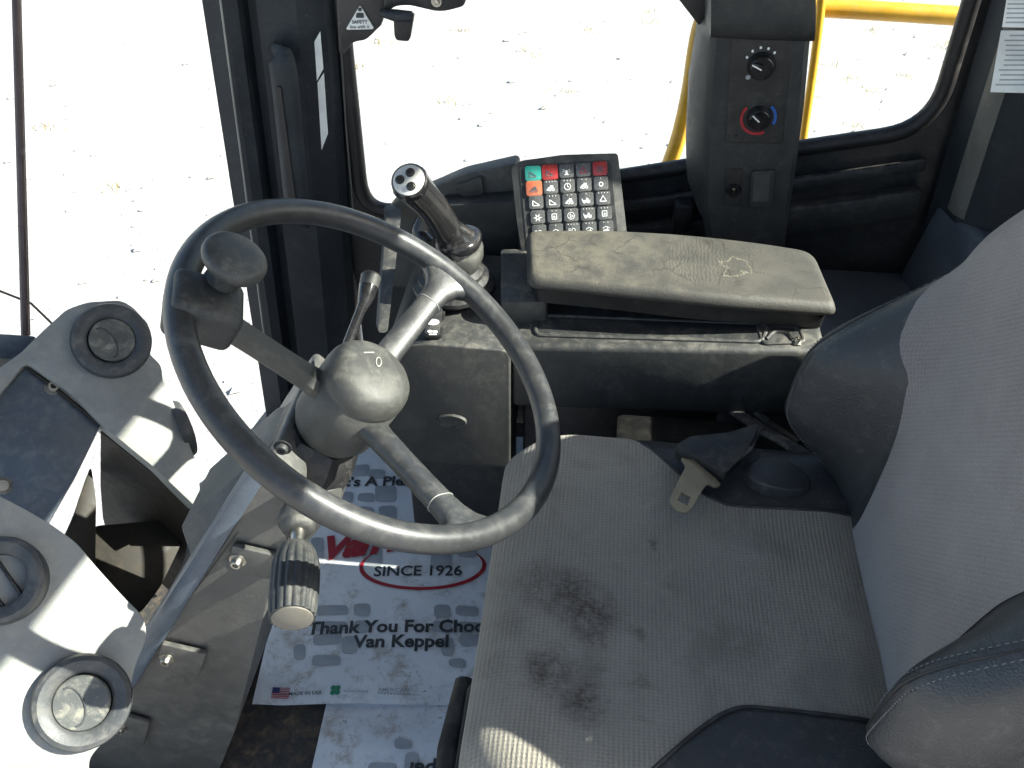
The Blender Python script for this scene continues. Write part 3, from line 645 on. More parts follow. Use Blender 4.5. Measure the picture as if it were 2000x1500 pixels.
def arc(c, r0, r1, a0, a1, n=12): return [[c+ux*r*math.cos(a)+uz*r*math.sin(a) for r, a in ((r0, A), (r1, A), (r1, B), (r0, B))] for A, B in [(R(a0+(a1-a0)*k/n), R(a0+(a1-a0)*(k+1)/n)) for k in range(n)]]
c = cp(1481, 231, .0012)
flat('warm_arc', arc(c, .0215, .0255, 140, 300), 'red_print', pan); flat('cool_arc', arc(c, .0215, .0255, -20, 50), 'blue_print', pan)
# socket and blank switch
sk = MB().prism(round_poly([cp(1418, 332), cp(1450, 330), cp(1446, 402), cp(1414, 402)], .003), (0, .004, 0), .001, 1).build('socket_plate', 'black_rubber', cc)
MB().lathe([(0, .001), (.006, .001), (.006, .004), (.010, .004), (.0115, .0), (0, 0)], cp(1433, 372, .0005), (0, -1, 0), 20).build('socket', 'gloss_black', sk)
MB().lathe([(0, .003), (.002, .003), (.0025, .0015), (0, .0015)], cp(1433, 368, .001), (0, -1, 0), 10).build('socket_pin', 'steel', sk)
MB().prism(round_poly([cp(1467, 334), cp(1513, 330), cp(1507, 402), cp(1463, 402)], .004), (0, -.005, 0), .0018, 2).build('blank_switch', 'charcoal_plastic', cc)
MB().prism(round_poly([cp(1472, 342, .0055), cp(1506, 338, .0055), cp(1501, 394, .0055), cp(1469, 394, .0055)], .003), (0, -.0008, 0), .0004, 1).build('switch_face', 'console_plastic', cc)
MB().box(at(1333, 420, Y=1.38), (.03, .03, .05), bevel=.005).build('hinge_block', 'black_rubber', cc)
MB().prism([at(1318, -10, Y=1.38), at(1400, -10, Y=1.38), at(1392, 62, Y=1.38), at(1372, 60, Y=1.38)], (0, .02, 0), .002).build('corner_gusset', 'black_rubber', cc)

# ================================================================== steering wheel
WT = R(34.07); WN = V((math.sin(WT), 0, math.cos(WT))); E1 = V((0, 1, 0)); E2 = WN.cross(E1)
WC = CAM + ray(746.6, 704.3)*.914
WPL = (WC, WN); RR, RTUBE = .1965, .0130
def wp_(px, py): return at(px, py, pl=WPL)
sw_ = thing('steering_wheel', 'black three-spoke steering wheel worn shiny, with a spinner knob', 'steering wheel', WC-WN*.1)
MB().tube([WC+RR*(math.cos(a)*E1+math.sin(a)*E2) for a in [2*math.pi*k/120 for k in range(120)]], RTUBE, 20, True).build('rim', 'wheel_rubber', sw_)
HT = WC-WN*.009                                       # crown of the hub cap
MB().lathe([(.0440, -.030), (.0440, -.034), (.0448, -.035), (.0452, -.060), (.0440, -.092), (.0385, -.104), (.030, -.106), (0, -.106)], HT, WN, 44).build('hub', 'hub_plastic', sw_)
cap = MB().lathe([(0, 0), (.012, -.0004), (.024, -.0018), (.033, -.0044), (.0385, -.0078), (.0420, -.0120), (.0440, -.0175), (.0448, -.024), (.0448, -.0292), (.0436, -.0305), (0, -.0305)], HT, WN, 44).build('hub_cap', 'hub_plastic', sw_)
hp = (HT-WN*.0022, WN)
CAPP = [(0, 0), (.012, -.0004), (.024, -.0018), (.033, -.0044), (.0385, -.0078), (.042, -.012), (.06, -.03)]
def hpp(px, py, h=.0002):
    p = at(px, py, pl=hp); r = (p-HT-WN*(p-HT).dot(WN)).length
    dz = next(a[1]+(b_[1]-a[1])*(r-a[0])/(b_[0]-a[0]) for a, b_ in zip(CAPP, CAPP[1:]) if a[0] <= r <= b_[0] or b_[0] == .06)
    return HT+(p-HT-WN*(p-HT).dot(WN))+WN*(dz+h)
def stroke(pts, r=.0005): return MB().tube(pts, r, 6)
stroke([hpp(709, 690), hpp(729, 690)], .0007).build('horn_mark', 'light_ring', cap)
MB().tube([hpp(737+5*math.cos(a), 710+9*math.sin(a), .0006) for a in [k*math.pi/8 for k in range(16)]], .0006, 6, True).build('horn_mark', 'light_ring', cap)
for i, (px, py) in enumerate([(868, 553), (902, 1000), (352, 572)]):
    e = wp_(px, py); d = (e-WC).normalized(); e = WC+d*RR
    hub0 = HT-WN*.052+d*.030
    t = WN.cross(d)
    h1 = HT-WN*.052+d*.030
    path = [h1.lerp(e-WN*.002, q) for q in (0, .15, .34, .54, .72, .82, .895, .97)]
    rw = [.018, .0145, .0140, .0138, .0138, .0152, .0215, .0420]
    rh = [.012, .0105, .0095, .0095, .0100, .0108, .0115, .0110]
    if i == 2: rw[1:] = [.0145]*7
    rings = []
    for k, p in enumerate(path):
        a = path[max(0, k-1)]; c = path[min(len(path)-1, k+1)]; tt = (c-a).normalized(); nn = tt.cross(t).normalized(); nn = nn if nn.dot(WN) > 0 else -nn
        if i == 2: rings.append([p + t*rw[k]*x + nn*rh[k]*y for x, y in ((-1, -.35), (-.55, -1), (.55, -1), (1, -.35), (1, .35), (.55, 1), (-.55, 1), (-1, .35))])
        else: rings.append([p + t*rw[k]*math.copysign(abs(math.cos(q))**.75, math.cos(q)) + nn*rh[k]*math.copysign(abs(math.sin(q))**.75, math.sin(q)) for q in [2*math.pi*j/20 for j in range(20)]])
    sp = MB().loft(rings).build('spoke', 'hub_plastic' if i == 2 else 'wheel_rubber', sw_, smooth=35 if i == 2 else 60)
    if i < 2:
        q = path[4]; tt = (path[5]-path[3]).normalized(); nn = tt.cross(t).normalized()
        MB().tube([q + t*rw[4]*1.01*math.copysign(abs(math.cos(a))**.75, math.cos(a)) + nn*rh[4]*1.02*math.copysign(abs(math.sin(a))**.75, math.sin(a)) for a in [2*math.pi*j/24 for j in range(24)]], .0006, 6, True).build('sleeve_seam', 'vent_body', sp)
# spinner knob on its clamp
kc = wp_(402, 600); d = (kc-WC).normalized(); t = WN.cross(d); rot = Matrix((d, t, WN)).transposed()
cl = MB().box(WC+d*(RR-.022)-WN*.004, (.062, .052, .044), rot, .009, 3).build('clamp', 'charcoal_plastic', sw_)
KB = wp_(420, 572)
kn = MB().lathe([(.0185, .0), (.0165, .010), (.0150, .026), (.0150, .037)], KB, WN, 24).build('knob_stem', 'knob_plastic', cl)
MB().lathe([(.012, .036), (.021, .0365), (.0268, .0385), (.0288, .0425), (.0288, .0465), (.0275, .0500), (.0240, .0522), (.016, .0535), (.008, .0541), (0, .0543)], KB, WN, 32).build('spinner_knob', 'knob_plastic', cl)

# ================================================================== steering column
scn = thing('steering_column', 'grey steering column cover running down to the floor', 'steering column', (-.62, .70, .0))
def csec(k, wy, we, sh=0):
    o = WC-WN*k; we0 = E2*sh
    return [o+we0+E1*a*wy+E2*bb*we for a, bb in ((-1, -.45), (-.55, -1), (.55, -1), (1, -.45), (1, .6), (.6, 1), (-.6, 1), (-1, .6))]
MB().loft([csec(.118, .034, .034), csec(.135, .050, .044), csec(.17, .060, .046)]).build('boot', 'black_rubber', scn, smooth=30)
MB().loft([csec(.150, .058, .042), csec(.165, .066, .050), csec(.31, .074, .062, .010), csec(.32, .070, .056, .012)]).build('upper_cover', 'grey_cover', scn, smooth=28)
screw(scn, at(551, 876, Y=.632), (0, -1, .0), .006, 'charcoal_plastic')
side = [(-.300, .640), (-.272, .600), (-.330, .440), (-.420, .160), (-.470, .035), (-.520, .0), (-.74, .0), (-.70, .055), (-.624, .100), (-.534, .262)]
YS = .605
MB().prism(round_poly([V((x, YS, z)) for x, z in side], .012, 3), (0, .19, 0), .006).build('lower_cover', 'grey_cover', scn)
MB().prism([V((-.312, YS-.010, .648)), V((-.294, YS-.010, .642)), V((-.530, YS-.010, .246)), V((-.690, YS-.010, .045)), V((-.712, YS-.010, .052)), V((-.550, YS-.010, .262))], (0, .03, 0), .005).build('front_lip', 'vent_panel', scn)
for (px, py, dx) in ((468, 1085, 55), (330, 1277, 55), (240, 1412, 40)):
    p = at(px, py, Y=YS-.004)
    br = MB().prism([at(px-10, py-28, Y=YS-.003), at(px+dx*1.4, py-8, Y=YS-.003), at(px+dx*1.1, py+38, Y=YS-.003), at(px-25, py+16, Y=YS-.003)], (0, -.007, 0), .002).build('bracket', 'grey_cover', scn)
    screw(br, p-V((0, .008, 0)), (0, -1, 0), .006, h=.006)
flat('panel_seam', [[at(463, 1040, Y=YS-.0006), at(466, 1040, Y=YS-.0006), at(250, 1335, Y=YS-.0006), at(247, 1335, Y=YS-.0006)]], 'black_rubber', scn)
MB().prism([V((-.74, .58, .0)), V((-.46, .58, .0)), V((-.46, .52, .0)), V((-.74, .52, .0))], (0, 0, .02), .006).build('foot_flange', 'floor_rubber', scn)

# direction lever with ribbed grip
dl = thing('direction_lever', 'lever with ribbed dark grip and pale end cap below the steering wheel', 'lever', at(584, 1030, Y=.575))
L0 = at(583, 1022, Y=.575); L1 = at(571, 1207, Y=.475); la = (L1-L0).normalized()
MB().lathe([(.0, -.04), (.015, -.04), (.015, -.016), (.018, -.012), (.0195, -.006), (.0195, .0), (.016, .002), (.016, .006), (.0135, .009), (.010, .010), (0, .010)], L0, la, 26).build('collar', 'console_plastic', dl)
MB().lathe([(.0, .0), (.0068, 0), (.0068, .05), (0, .05)], L0, la, 16).build('shaft', 'steel', dl)
LL = (L1-L0).length; g0 = .026; rings = []
xx = la.orthogonal().normalized(); yy = la.cross(xx)
for k in range(26):
    f = k/25; r = .0115+.0106*min(1, (f/.30))**.5 - .0018*max(0, (f-.7)/.3); rib = .0016*min(1, max(0, (f-.08)/.15))
    rings.append([L0+la*(g0+(LL-g0)*f)+(xx*math.cos(a)+yy*math.sin(a))*(r-rib*(.5+.5*math.cos(18*a))**2) for a in [2*math.pi*j/144 for j in range(144)]])
MB().loft(rings).build('grip', 'charcoal_plastic', dl, smooth=50)
MB().lathe([(0, .0030), (.014, .0026), (.0178, .0012), (.0184, -.002), (0, -.002)], L1, la, 30).build('end_cap', 'grip_cap', dl)
# turn signal lever behind the wheel
tl = thing('signal_lever', 'slim black stalk lever with pale tip behind the steering wheel hub', 'lever', at(680, 690, Y=.76))
a0, a1, a2, a3 = at(672, 690, Y=.76), at(703, 610, Y=.80), at(712, 590, Y=.81), at(726, 535, Y=.84)
MB().tube([a0, a1, a2], [.0055, .0055, .007], 12).build('stalk', 'gloss_black', tl)
MB().tube([a2-(a3-a2)*.12, a2, a2*.6+a3*.4, a2*.45+a3*.55], [.0058, .0075, .0098, .0102], 14).build('handle', 'gloss_black', tl)
MB().tube([a2*.45+a3*.55, a2*.4+a3*.6, a2*.1+a3*.9, a3], [.0100, .0106, .0112, .0085], 14).build('tip', 'hub_plastic', tl)

# ================================================================== front vent housing (near left)
vh = thing('vent_housing', 'pale grey moulded air duct housing with round vents at the left', 'air duct', at(150, 1450, D=1.0))
M_ = V((.5, -.45, .74)).normalized()
UPL = (CAM+ray(217, 668)*1.26, M_); LPL = (CAM+ray(160, 1370)*.95, M_)
def up_(px, py, h=0): return at(px, py, pl=UPL)+M_*h
def lp_(px, py, h=0): return at(px, py, pl=LPL)+M_*h
upo = [(-80, 860), (-60, 760), (40, 690), (85, 645), (130, 604), (170, 590), (236, 586), (258, 598), (292, 634), (290, 690), (315, 712), (318, 745), (330, 765), (352, 820), (382, 900), (391, 955), (384, 992), (300, 912), (196, 828), (140, 770), (50, 708), (0, 770), (-60, 900)]
MB().prism(round_poly([up_(*p) for p in upo], .008, 3), M_*-.05, .006, 2).build('upper_shell', 'vent_body', vh)
DD = V((-.366, .221, -.904))
dtop = [up_(x, y, -.03) for x, y in [(200, 835), (255, 878), (320, 930), (386, 990), (380, 930), (345, 830), (300, 760), (240, 720)]]
MB().loft([dtop, [p+DD*.16 for p in dtop], [p+DD*.27+(sum(dtop, V())/8-p)*.06 for p in dtop], [p+DD*.36+(sum(dtop, V())/8-p)*.22 for p in dtop], [p+DD*.385+(sum(dtop, V())/8-p)*.55 for p in dtop]]).build('duct', 'dark_duct', vh, smooth=50)  # shaded side of the pale housing: the shade is put into this dark colour
MB().prism(round_poly([up_(x, y, -.012) for x, y in [(52, 712), (198, 826), (150, 925), (92, 1026), (-60, 960), (-60, 830)]], .006), M_*-.02, .003).build('centre_panel', 'vent_panel', vh)
for px, py in ((105, 751), (6, 946)): screw(vh, up_(px, py, -.011), M_, .0075, h=.004)
MB().tube([up_(50, 711, -.010), up_(120, 764, -.010), up_(198, 828, -.010)], .0028, 6).build('panel_seam', 'dark_duct', vh)
MB().prism(round_poly([up_(x, y, -.15) for x, y in [(196, 1000), (392, 985), (388, 1040), (345, 1130), (300, 1190), (240, 1200), (205, 1140)]], .01), M_*-.08, .006).build('lower_duct', 'dark_duct', vh)
# support post seen in the gap
MB().prism(round_poly([up_(x, y, -.08) for x, y in [(186, 885), (197, 960), (195, 1120), (170, 1260), (60, 1260), (112, 1075), (152, 985)]], .012), M_*-.07, .006).build('post', 'dark_duct', vh)
lpo = [(-160, 900), (-20, 958), (50, 995), (97, 1022), (150, 1060), (184, 1102), (238, 1162), (282, 1205), (288, 1245), (264, 1300), (248, 1370), (222, 1432), (184, 1468), (172, 1490), (180, 1540), (150, 1620), (-160, 1620)]
MB().prism(round_poly([lp_(*p) for p in lpo], .010, 3), M_*-.055, .007, 2).build('lower_shell', 'vent_body', vh)
# swelling under the vents
def vent(c, n, r, flap=0.0, open_=False):
    n = V(n).normalized()
    rg = MB().lathe([(r*1.02, -.02), (r*1.04, .004), (r*1.0, .010), (r*.90, .0125), (r*.70, .0105), (r*.62, .007), (r*.60, -.012)], c, n, 40).build('vent', 'vent_ring', vh)
    if open_:
        MB().lathe([(r*.6, -.014), (0, -.014)], c, n, 24).build('vent_back', 'dark_duct', rg)
        for k in (-.25, .2):
            x = n.orthogonal().normalized(); y = n.cross(x)
            MB().box(c+x*k*r-n*.004, (.003, r*1.1, .014), Matrix((x, y, n)).transposed(), .001).build('vane', 'black_rubber', rg)
    else:
        fnn = (n+n.orthogonal().normalized()*flap).normalized()
        fl = MB().lathe([(r*.60, -.006), (r*.60, .0085), (r*.57, .0098), (r*.30, .0092), (0, .0088)], c, fnn, 32).build('flap', 'vent_flap', rg)
        x = V((0, 0, 1)).cross(fnn).normalized(); y = fnn.cross(x)
        MB().tube([c+fnn*.0094+x*r*(.26*math.cos(a)-.20)+y*r*(.44*math.sin(a)) for a in [R(-100+20*k) for k in range(11)]], .0011, 6).build('thumb_groove', 'vent_ring', fl)
    return rg
vent(up_(217, 668, .004), (M_+V((.05, -.12, .0))), .0485, .10)
vent(lp_(160, 1370, .006), (M_+V((.02, -.10, .05))), .0450, -.12)
vent(lp_(0, 1135, .004), (M_+V((-.2, -.05, .05))), .0420, 0, True)
# vent seen edge-on at the right rim
ve = up_(352, 825, -.012)
eo = (up_(382, 900)-up_(318, 745)).normalized().cross(M_).normalized(); eo = eo if eo.dot(RT) > 0 else -eo
MB().lathe([(.040, -.006), (.042, .003), (.039, .010), (.030, .012), (0, .012)], up_(356, 830, -.032), eo, 30).build('vent', 'vent_ring', vh)

# ================================================================== seat
SCY = .655
STAINS = [(-.005, .040, .050, .9), (.018, .016, .048, 1.), (-.038, .052, .046, .6), (.024, -.006, .030, .8), (-.020, -.056, .042, .95), (.016, -.086, .034, .95), (.022, -.052, .020, .55), (.068, .0, .014, .7), (.075, -.06, .020, .5), (.088, .123, .010, .7), (-.065, -.01, .03, .35), (-.075, -.05, .03, .3), (.17, -.01, .05, .25)]
CO = V((.0, .60, .45))            # origin of the fabric pattern
fabric('cushion_fabric', (.290, .262, .212), (.370, .336, .275), 'cushion')
fabric('back_fabric', (.280, .250, .235), (.345, .312, .295), 'back')
seat = thing('operator_seat', 'worn grey fabric driving seat with dark vinyl bolsters and stained cushion', 'seat', (.12, SCY, .02))
ST = .452
def smst(a, b_, x): t = max(0, min(1, (x-a)/(b_-a))); return t*t*(3-2*t)
X0, X1 = -.100, .345
def half(x): return .250 - .030*(1-smst(-.1, .02, x))**2 + .0*x
def czz(x, y):
    hw = half(x); e = hw-abs(y-SCY); f = x-X0; r = .050; rx = .060
    z = ST + .010*smst(.10, .24, abs(y-SCY)) - .006*math.exp(-((y-SCY)/.12)**2-((x-.15)/.15)**2)
    for ee, rr in ((e, r), (f, rx)):
        if ee < rr: q = 1-max(0, ee)/rr; z -= rr*.75*(1-math.sqrt(max(0, 1-q*q)))
    z += .0022*mnoise.noise(V((x*9, y*9, 0))) + .0010*mnoise.noise(V((x*26, y*26, 3)))
    z -= .012*smst(.28, .345, x)
    return z
xs = [X0+(X1-X0)*t for t in [0, .003, .008, .016, .026, .04, .06, .085, .11]+[.14+.86*k/42 for k in range(43)]]
def seam(x): return half(x) - .118*smst(.02, .18, x) + .004*smst(.2, .34, x)
def strip(f0, f1, n, lift=0, dense=False):
    rows = []
    for x in xs:
        a, c = f0(x), f1(x); row = []
        for k in range(n+1):
            t = k/n; y = SCY+a+(c-a)*t
            row.append(V((x, y, czz(x, y)+lift)))
        rows.append(row)
    return rows
cush = strip(lambda x: -seam(x), lambda x: seam(x), 90)
bq = MB(); bq.grid(cush)
front = cush[0]; bq.grid([front]+[[p+V((-.002*math.sin(k), .0, -.018*k)) for p in front] for k in range(1, 7)])
# where the fabric wraps down the sides at the front
for sgn in (-1, 1):
    edge = [(r[0] if sgn < 0 else r[-1]) for r, x in zip(cush, xs) if half(x)-seam(x) < .0035]
    bq.grid([edge]+[[p+V((0, sgn*.001*k, -.018*k)) for p in edge] for k in range(1, 7)])
cu_ = bq.build('cushion_fabric', 'cushion_fabric', seat, origin=CO, smooth=80)
for sgn in (-1, 1):
    sidx = [i for i, x in enumerate(xs) if half(x)-seam(x) >= .0008]
    rows = strip(lambda x: sgn*seam(x), lambda x: sgn*half(x), 16, -.0015)
    rows = [rows[i] for i in sidx]
    sv_ = MB(); sv_.grid(rows)
    edge = [r[-1] for r in rows]; sv_.grid([edge]+[[p+V((0, sgn*.001*k, -.02*k)) for p in edge] for k in range(1, 6)])
    sv_.build('cushion_side', 'vinyl', seat, smooth=80)
    MB().tube([r[0]+V((0, 0, .0012)) for r in rows[4:]], .0022, 6).build('piping', 'black_rubber', cu_)
# cushion pan, suspension
MB().box((.115, SCY, .335), (.44, .46, .07), bevel=.015).build('seat_pan', 'black_rubber', seat)
bb_ = MB()
for k in range(5): bb_.box((.15, SCY, .05+k*.055), (.34-.02*(k % 2), .36-.02*(k % 2), .05), bevel=.012)
bb_.build('bellows', 'black_rubber', seat)
MB().box((-.098, .50, .33), (.02, .14, .10), bevel=.008).build('adjust_handle', 'charcoal_plastic', seat)
MB().tube([V((-.112, .44, .355)), V((-.118, .50, .358)), V((-.112, .58, .355))], .013, 10).build('adjust_lever', 'black_rubber', seat)
# backrest
LEAN = math.tan(R(12)); BX, BZ = .314, .43
def bx_(y, z):
    d = abs(y-SCY); f = smst(.42, .545, z)*(1-smst(.61, .745, z))
    hw = bhw(z, 1 if y > SCY else -1); e = hw-d; r = .055
    x = BX + (z-BZ)*LEAN + .012*math.exp(-((z-.60)/.10)**2)*(-1)
    x -= ((.098 if y > SCY else .088)*smst(.128, .212, d))*f
    if e < r: q = 1-max(0, e)/r; x += r*(1-math.sqrt(max(0, 1-q*q)))
    x += .0016*mnoise.noise(V((y*10, z*10, 5)))
    return x
def bhw(z, sgn=1): return .262 - (.026 if sgn < 0 else 0) - .02*smst(.60, .44, z) - .075*smst(.74, .90, z) - .09*smst(.86, 1.0, z)**2
def bseam(z, sgn=1):
    t = [(.40, .122), (.46, .112), (.55, .122), (.645, .150), (.69, .195), (.73, .275), (2, .3)] if sgn > 0 else [(.40, .125), (.46, .118), (.55, .124), (.645, .138), (.72, .165), (.80, .275), (2, .3)]
    for (a, p), (c, q) in zip(t, t[1:]):
        if a <= z <= c: return min(bhw(z, sgn), p+(q-p)*(z-a)/(c-a))
zs = [.405+.59*k/80 for k in range(81)]
def bstrip(f0, f1, n, lift=0):
    return [[V((bx_(SCY+f0(z)+(f1(z)-f0(z))*k/n, z)+lift, SCY+f0(z)+(f1(z)-f0(z))*k/n, z)) for k in range(n+1)] for z in zs]
rows = bstrip(lambda z: -bseam(z, -1), bseam, 70)
bq = MB(); bq.grid(rows); bq.grid([rows[-1], [p+V((.03, 0, .02)) for p in rows[-1]], [p+V((.08, 0, .02)) for p in rows[-1]]])
for sgn in (-1, 1):
    edge = [(r[0] if sgn < 0 else r[-1]) for r, z in zip(rows, zs) if bhw(z, sgn)-bseam(z, sgn) < .003]
    bq.grid([edge, [p+V((.02, sgn*.002, 0)) for p in edge], [p+V((.06, 0, 0)) for p in edge]])
bk = bq.build('backrest_fabric', 'back_fabric', seat, smooth=80)
for sgn in (-1, 1):
    rr = bstrip(lambda z: sgn*bseam(z, sgn), lambda z: sgn*bhw(z, sgn), 26, .001)
    rr = [r for r, z in zip(rr, zs) if bhw(z, sgn)-bseam(z, sgn) >= .0008]
    q = MB(); q.grid(rr); edge = [r[-1] for r in rr]; q.grid([edge, [p+V((.02, sgn*.004, 0)) for p in edge], [p+V((.06, sgn*.003, 0)) for p in edge], [p+V((.085, -sgn*.01, 0)) for p in edge]])
    bol = q.build('backrest_bolster', 'vinyl', seat, smooth=80)
    for off in (.62, .78):
        pts = [r[int(26*off)]+V((-.0012, 0, 0)) for r in rr if len(r) > 20][3:-2]
        fine = smooth_path(pts, 8); sb = MB()
        for k in range(0, len(fine)-3, 4): sb.tube([fine[k], fine[k+2]], .00055, 4)
        sb.build('stitching', 'stitch', bol)
    pts = [r[int(26*.70)]+V((-.0006, 0, 0)) for r in rr][3:-2]
    MB().tube(pts, .0012, 6).build('seam', 'black_rubber', bol)
MB().prism([V((BX+.085+(z-BZ)*LEAN, SCY+s_*min(bhw(z, s_), .25)*.95, z)) for z, s_ in [(.42, -1), (.7, -1), (.85, -1), (.965, -1), (.965, 1), (.85, 1), (.7, 1), (.42, 1)]], (.03, 0, 0), .01).build('back_shell', 'black_rubber', seat)
MB().tube([V((.31, SCY-.225, .43)), V((.36, SCY-.242, .455)), V((.43, SCY-.250, .54)), V((.47, SCY-.245, .68))], .006, 10).build('shell_trim', 'gloss_black', seat)

MB().box((.165, .880, .25), (.43, .10, .34), bevel=.015).build('mat_sun_block', 'matte_black', seat)  # added block that keeps sun off the paper mat
MB().box((.20, .967, .24), (.32, .078, .31), bevel=.012).build('gap_sun_block', 'matte_black', seat)  # added block closing the gap where sun passed between seat and console
# seat belt
sb = thing('seat_belt', 'black seat belt with steel tongue lying on the far seat edge', 'seat belt', at(1400, 900, Z=.47))
BZ_ = .478
def sbp(px, py, z=BZ_): return at(px, py, Z=z)
tO = [(1327, 903), (1352, 906), (1398, 936), (1408, 946), (1396, 950), (1384, 944), (1374, 952), (1352, 990), (1340, 999), (1322, 994), (1308, 981), (1311, 970), (1338, 917)]
hO = [(1330, 962), (1350, 970), (1343, 987), (1322, 978)]
o0 = sbp(1350, 950); to2 = lambda p: ((sbp(*p)-o0).x, (sbp(*p)-o0).y)
tg = plate('tongue', [tuple(v) [:2] for v in round_poly([V((*to2(p), 0)) for p in tO], .003, 2)], [[to2(p) for p in hO]], (o0, (1, 0, .0), (0, 1, 0)), .003, 'tan_steel', sb, .0005)
tg.rotation_euler = (R(8), R(6), 0)
MB().prism(round_poly([sbp(1316, 886), sbp(1345, 868), sbp(1420, 860), sbp(1478, 842), sbp(1470, 870), sbp(1452, 900), sbp(1415, 940), sbp(1400, 934), sbp(1352, 905), sbp(1325, 903)], .006), (0, 0, .014), .004).build('tongue_cover', 'black_rubber', sb)
MB().prism([sbp(1400, 862, .486), sbp(1440, 905, .486), sbp(1470, 880, .49), sbp(1490, 835, .47), sbp(1470, 838, .47)], (0, 0, .003), .001).build('webbing', 'webbing', sb)
MB().tube(smooth_path([sbp(1432, 800, .40), sbp(1490, 840, .41), sbp(1540, 868, .43), sbp(1575, 890, .44)], 5), .010, 10, flat=.4, up=(0, 0, 1)).build('webbing', 'webbing', sb)
MB().box((.42, .970, .505), (.05, .080, .27), bevel=.012).build('sun_block', 'matte_black', sb)  # added box that shades the seat gap and the mat
bk_ = thing('belt_buckle', 'glossy black belt buckle housing tucked behind the steel tongue', 'buckle', at(1500, 920, Z=.45))
MB().prism(round_poly([at(1455, 905, Z=.47), at(1500, 885, Z=.47), at(1575, 915, Z=.46), at(1590, 960, Z=.46), at(1520, 955, Z=.47), at(1462, 935, Z=.47)], .02, 4), (0, 0, -.03), .010, 3).build('housing', 'vinyl', bk_)
MB().tube([at(1470, 800, Z=.40), at(1510, 835, Z=.40), at(1560, 868, Z=.40)], .007, 8).build('stem', 'black_rubber', bk_)

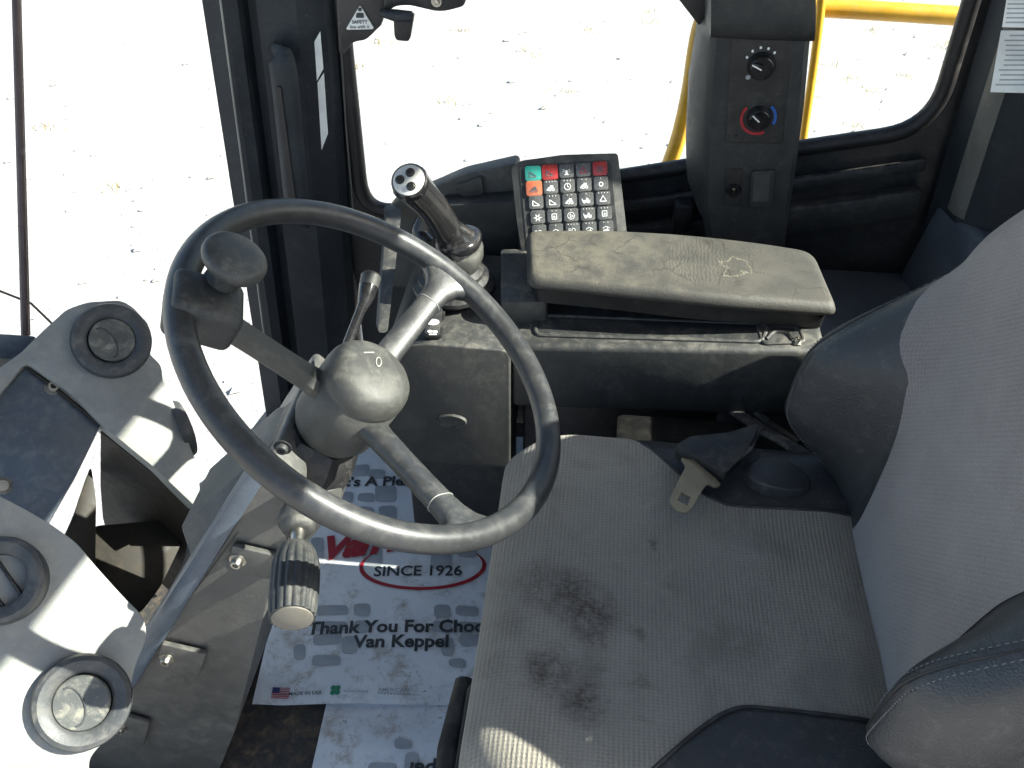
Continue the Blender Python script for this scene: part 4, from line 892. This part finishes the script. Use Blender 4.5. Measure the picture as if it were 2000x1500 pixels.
# ================================================================== paper floor mats
MBL = at(495, 1383, Z=.006); MU = (at(905, 1377, Z=.006)-MBL); MU.z = 0; MU.normalize(); MV = V((0, 0, 1)).cross(MU)
MW, MH = .425, .575
def mz(u_, v_): return .0040*mnoise.noise(V((u_*6, v_*6, 1.7))) + .006*smst(.05, .0, u_)*smst(.25, 0, v_) + .004*math.exp(-((v_-.02)/.04)**2)*math.sin(u_*16)
def muv(p): q = p-MBL; return q.dot(MU), q.dot(MV)
def wrap(h):
    def f(p):
        a, c = muv(p); q = MBL+MU*a+MV*c; q.z = .011+mz(a, c)+h; return q
    return f
def make_mat():
    m = thing('paper_floor_mat', 'white printed paper floor mat with boot prints beneath the steering wheel', 'floor mat', MBL+MU*MW/2+MV*MH/2, 'paper mats on the cab floor')
    rows_ = [[wrap(0)(MBL+MU*MW*i/40+MV*MH*j/54) for i in range(41)] for j in range(55)]
    q = MB(); q.grid(rows_); q.grid([[p-V((0, 0, .0006)) for p in r] for r in rows_])
    q.build('sheet', 'paper', m, origin=MBL+MU*MW/2+MV*MH/2)
    M = lambda px, py: at(px, py, Z=.011)
    W1, W2, W3 = wrap(.0012), wrap(.0020), wrap(.0027)
    k = 800/1846
    lugs = [(1125, 135, 1200, 185), (1200, 158, 1270, 200), (1065, 260, 1130, 305), (1150, 260, 1225, 305), (1232, 235, 1322, 300), (1245, 322, 1325, 440), (1155, 325, 1222, 360), (1065, 322, 1135, 400), (1450, 325, 1540, 430), (1560, 325, 1640, 420), (1660, 270, 1735, 320), (960, 762, 1110, 812), (1130, 760, 1207, 818), (1490, 765, 1570, 822), (1590, 770, 1700, 815), (955, 840, 1105, 885), (1135, 840, 1212, 892), (950, 895, 1080, 945), (945, 995, 1075, 1045), (1080, 910, 1145, 990), (858, 940, 915, 1015), (1490, 840, 1572, 892), (1525, 915, 1585, 1000), (1600, 840, 1720, 885), (1610, 900, 1730, 950), (935, 460, 995, 590), (1170, 500, 1265, 590), (1480, 500, 1575, 600), (1600, 470, 1690, 550), (1560, 1010, 1640, 1050)]
    for (x0, y0, x1, y1) in lugs:
        j = lambda: random.uniform(-5, 5)
        r = round_poly([M(200+(x+j())*k, 850+(y+j())*k) for x, y in ((x0, y1), (x1, y1), (x1, y0), (x0, y0))], .008, 3)
        flat('sole_print', [r], 'grey_print', m, W1)
    f = lambda px, py: (M(px, py), MU, MV)
    text("Thank You For Choosing", f(805, 1236), 'black_print', m, fit=.335, bold=.032, warp=W2)
    text("Van Keppel", f(782, 1266), 'black_print', m, fit=.150, bold=.032, warp=W2)
    text("SINCE 1926", f(816, 1125), 'black_print', m, fit=.148, bold=.018, warp=W2)
    text("It's A Pleasure", f(765, 950), 'black_print', m, fit=.190, bold=.032, warp=W2)
    sr = Matrix.Rotation(R(9), 3, 'Z')
    text("Van Keppel", (M(812, 1070), sr @ MU, sr @ MV), 'red_print', m, fit=.300, bold=.045, shear=.40, warp=W3, spacing=.92)
    c = M(826, 1105); pts = [c+MU*.104*math.cos(a)+MV*.049*math.sin(a) for a in [R(150+5*i) for i in range(49)]]
    q = []
    for i in range(len(pts)-1):
        o_ = lambda p, s_: c+(p-c)*s_
        th = .050*math.sin(math.pi*(i+.5)/48)+.012
        q.append([o_(pts[i], 1-th), o_(pts[i], 1+th), o_(pts[i+1], 1+th), o_(pts[i+1], 1-th)])
    flat('red_oval', q, 'red_print', m, W2)
    # footer marks
    fo = M(530, 1368)
    P = lambda x, y: fo+MU*x+MV*y
    flat('flag_stripes', [[P(0, .0028*i), P(.026, .0028*i), P(.026, .0028*i+.0014), P(0, .0028*i+.0014)] for i in range(7)], 'red_print', m, W2)
    flat('flag_canton', [[P(0, .0095), P(.011, .0095), P(.011, .0185), P(0, .0185)]], 'navy_print', m, W3)
    text('MADE IN USA', f(597, 1361), 'black_print', m, fit=.050, bold=.012, warp=W2)
    g_ = M(656, 1353); flat('leaf_mark', [ell(g_+MU*a+MV*bb, .0042, .0042, MU, MV, 10) for a, bb in ((-.0035, .004), (.0035, .004), (-.0035, -.004), (.0035, -.004))], 'green_print', m, W2)
    text('PLANKSERVICE', f(696, 1357), 'grey_print', m, fit=.036, bold=.01, warp=W2)
    text('AMERICAN', f(768, 1353), 'grey_print', m, fit=.046, bold=.004, warp=W2)
    flat('fine_print', [[M(738+i*6, 1358), M(742+i*6, 1358), M(742+i*6, 1355), M(738+i*6, 1355)] for i in range(11)]+[[M(803+i*5, 1358), M(806+i*5, 1358), M(806+i*5, 1356), M(803+i*5, 1356)] for i in range(4)], 'grey_print', m, W2)
    return m
mat1 = make_mat()
# second sheet: same print, turned round, tucked under the first
c2 = at(622, 1384, Z=.004); ang = R(180-4)
m2 = mat1.copy(); COL.objects.link(m2)
m2['label'] = 'second soiled paper mat, print upside down, tucked under the first at the bottom'
mat1['label'] = 'white printed paper mat reading SINCE 1926 beneath the steering wheel'
for ch in list(mat1.children):
    k = ch.copy(); COL.objects.link(k); k.parent = m2
m2.rotation_euler = (0, 0, ang)
tr = V((MW/2, MH/2, 0))            # its former bottom right corner becomes the new top left
rotm = Matrix.Rotation(ang, 3, 'Z')
cornerR = rotm @ (MU*MW/2 - MV*MH/2)
goal = at(640, 1362, Z=.004)
m2.location = V((goal.x, goal.y, mat1.location.z-.008)) - V((cornerR.x, cornerR.y, 0))
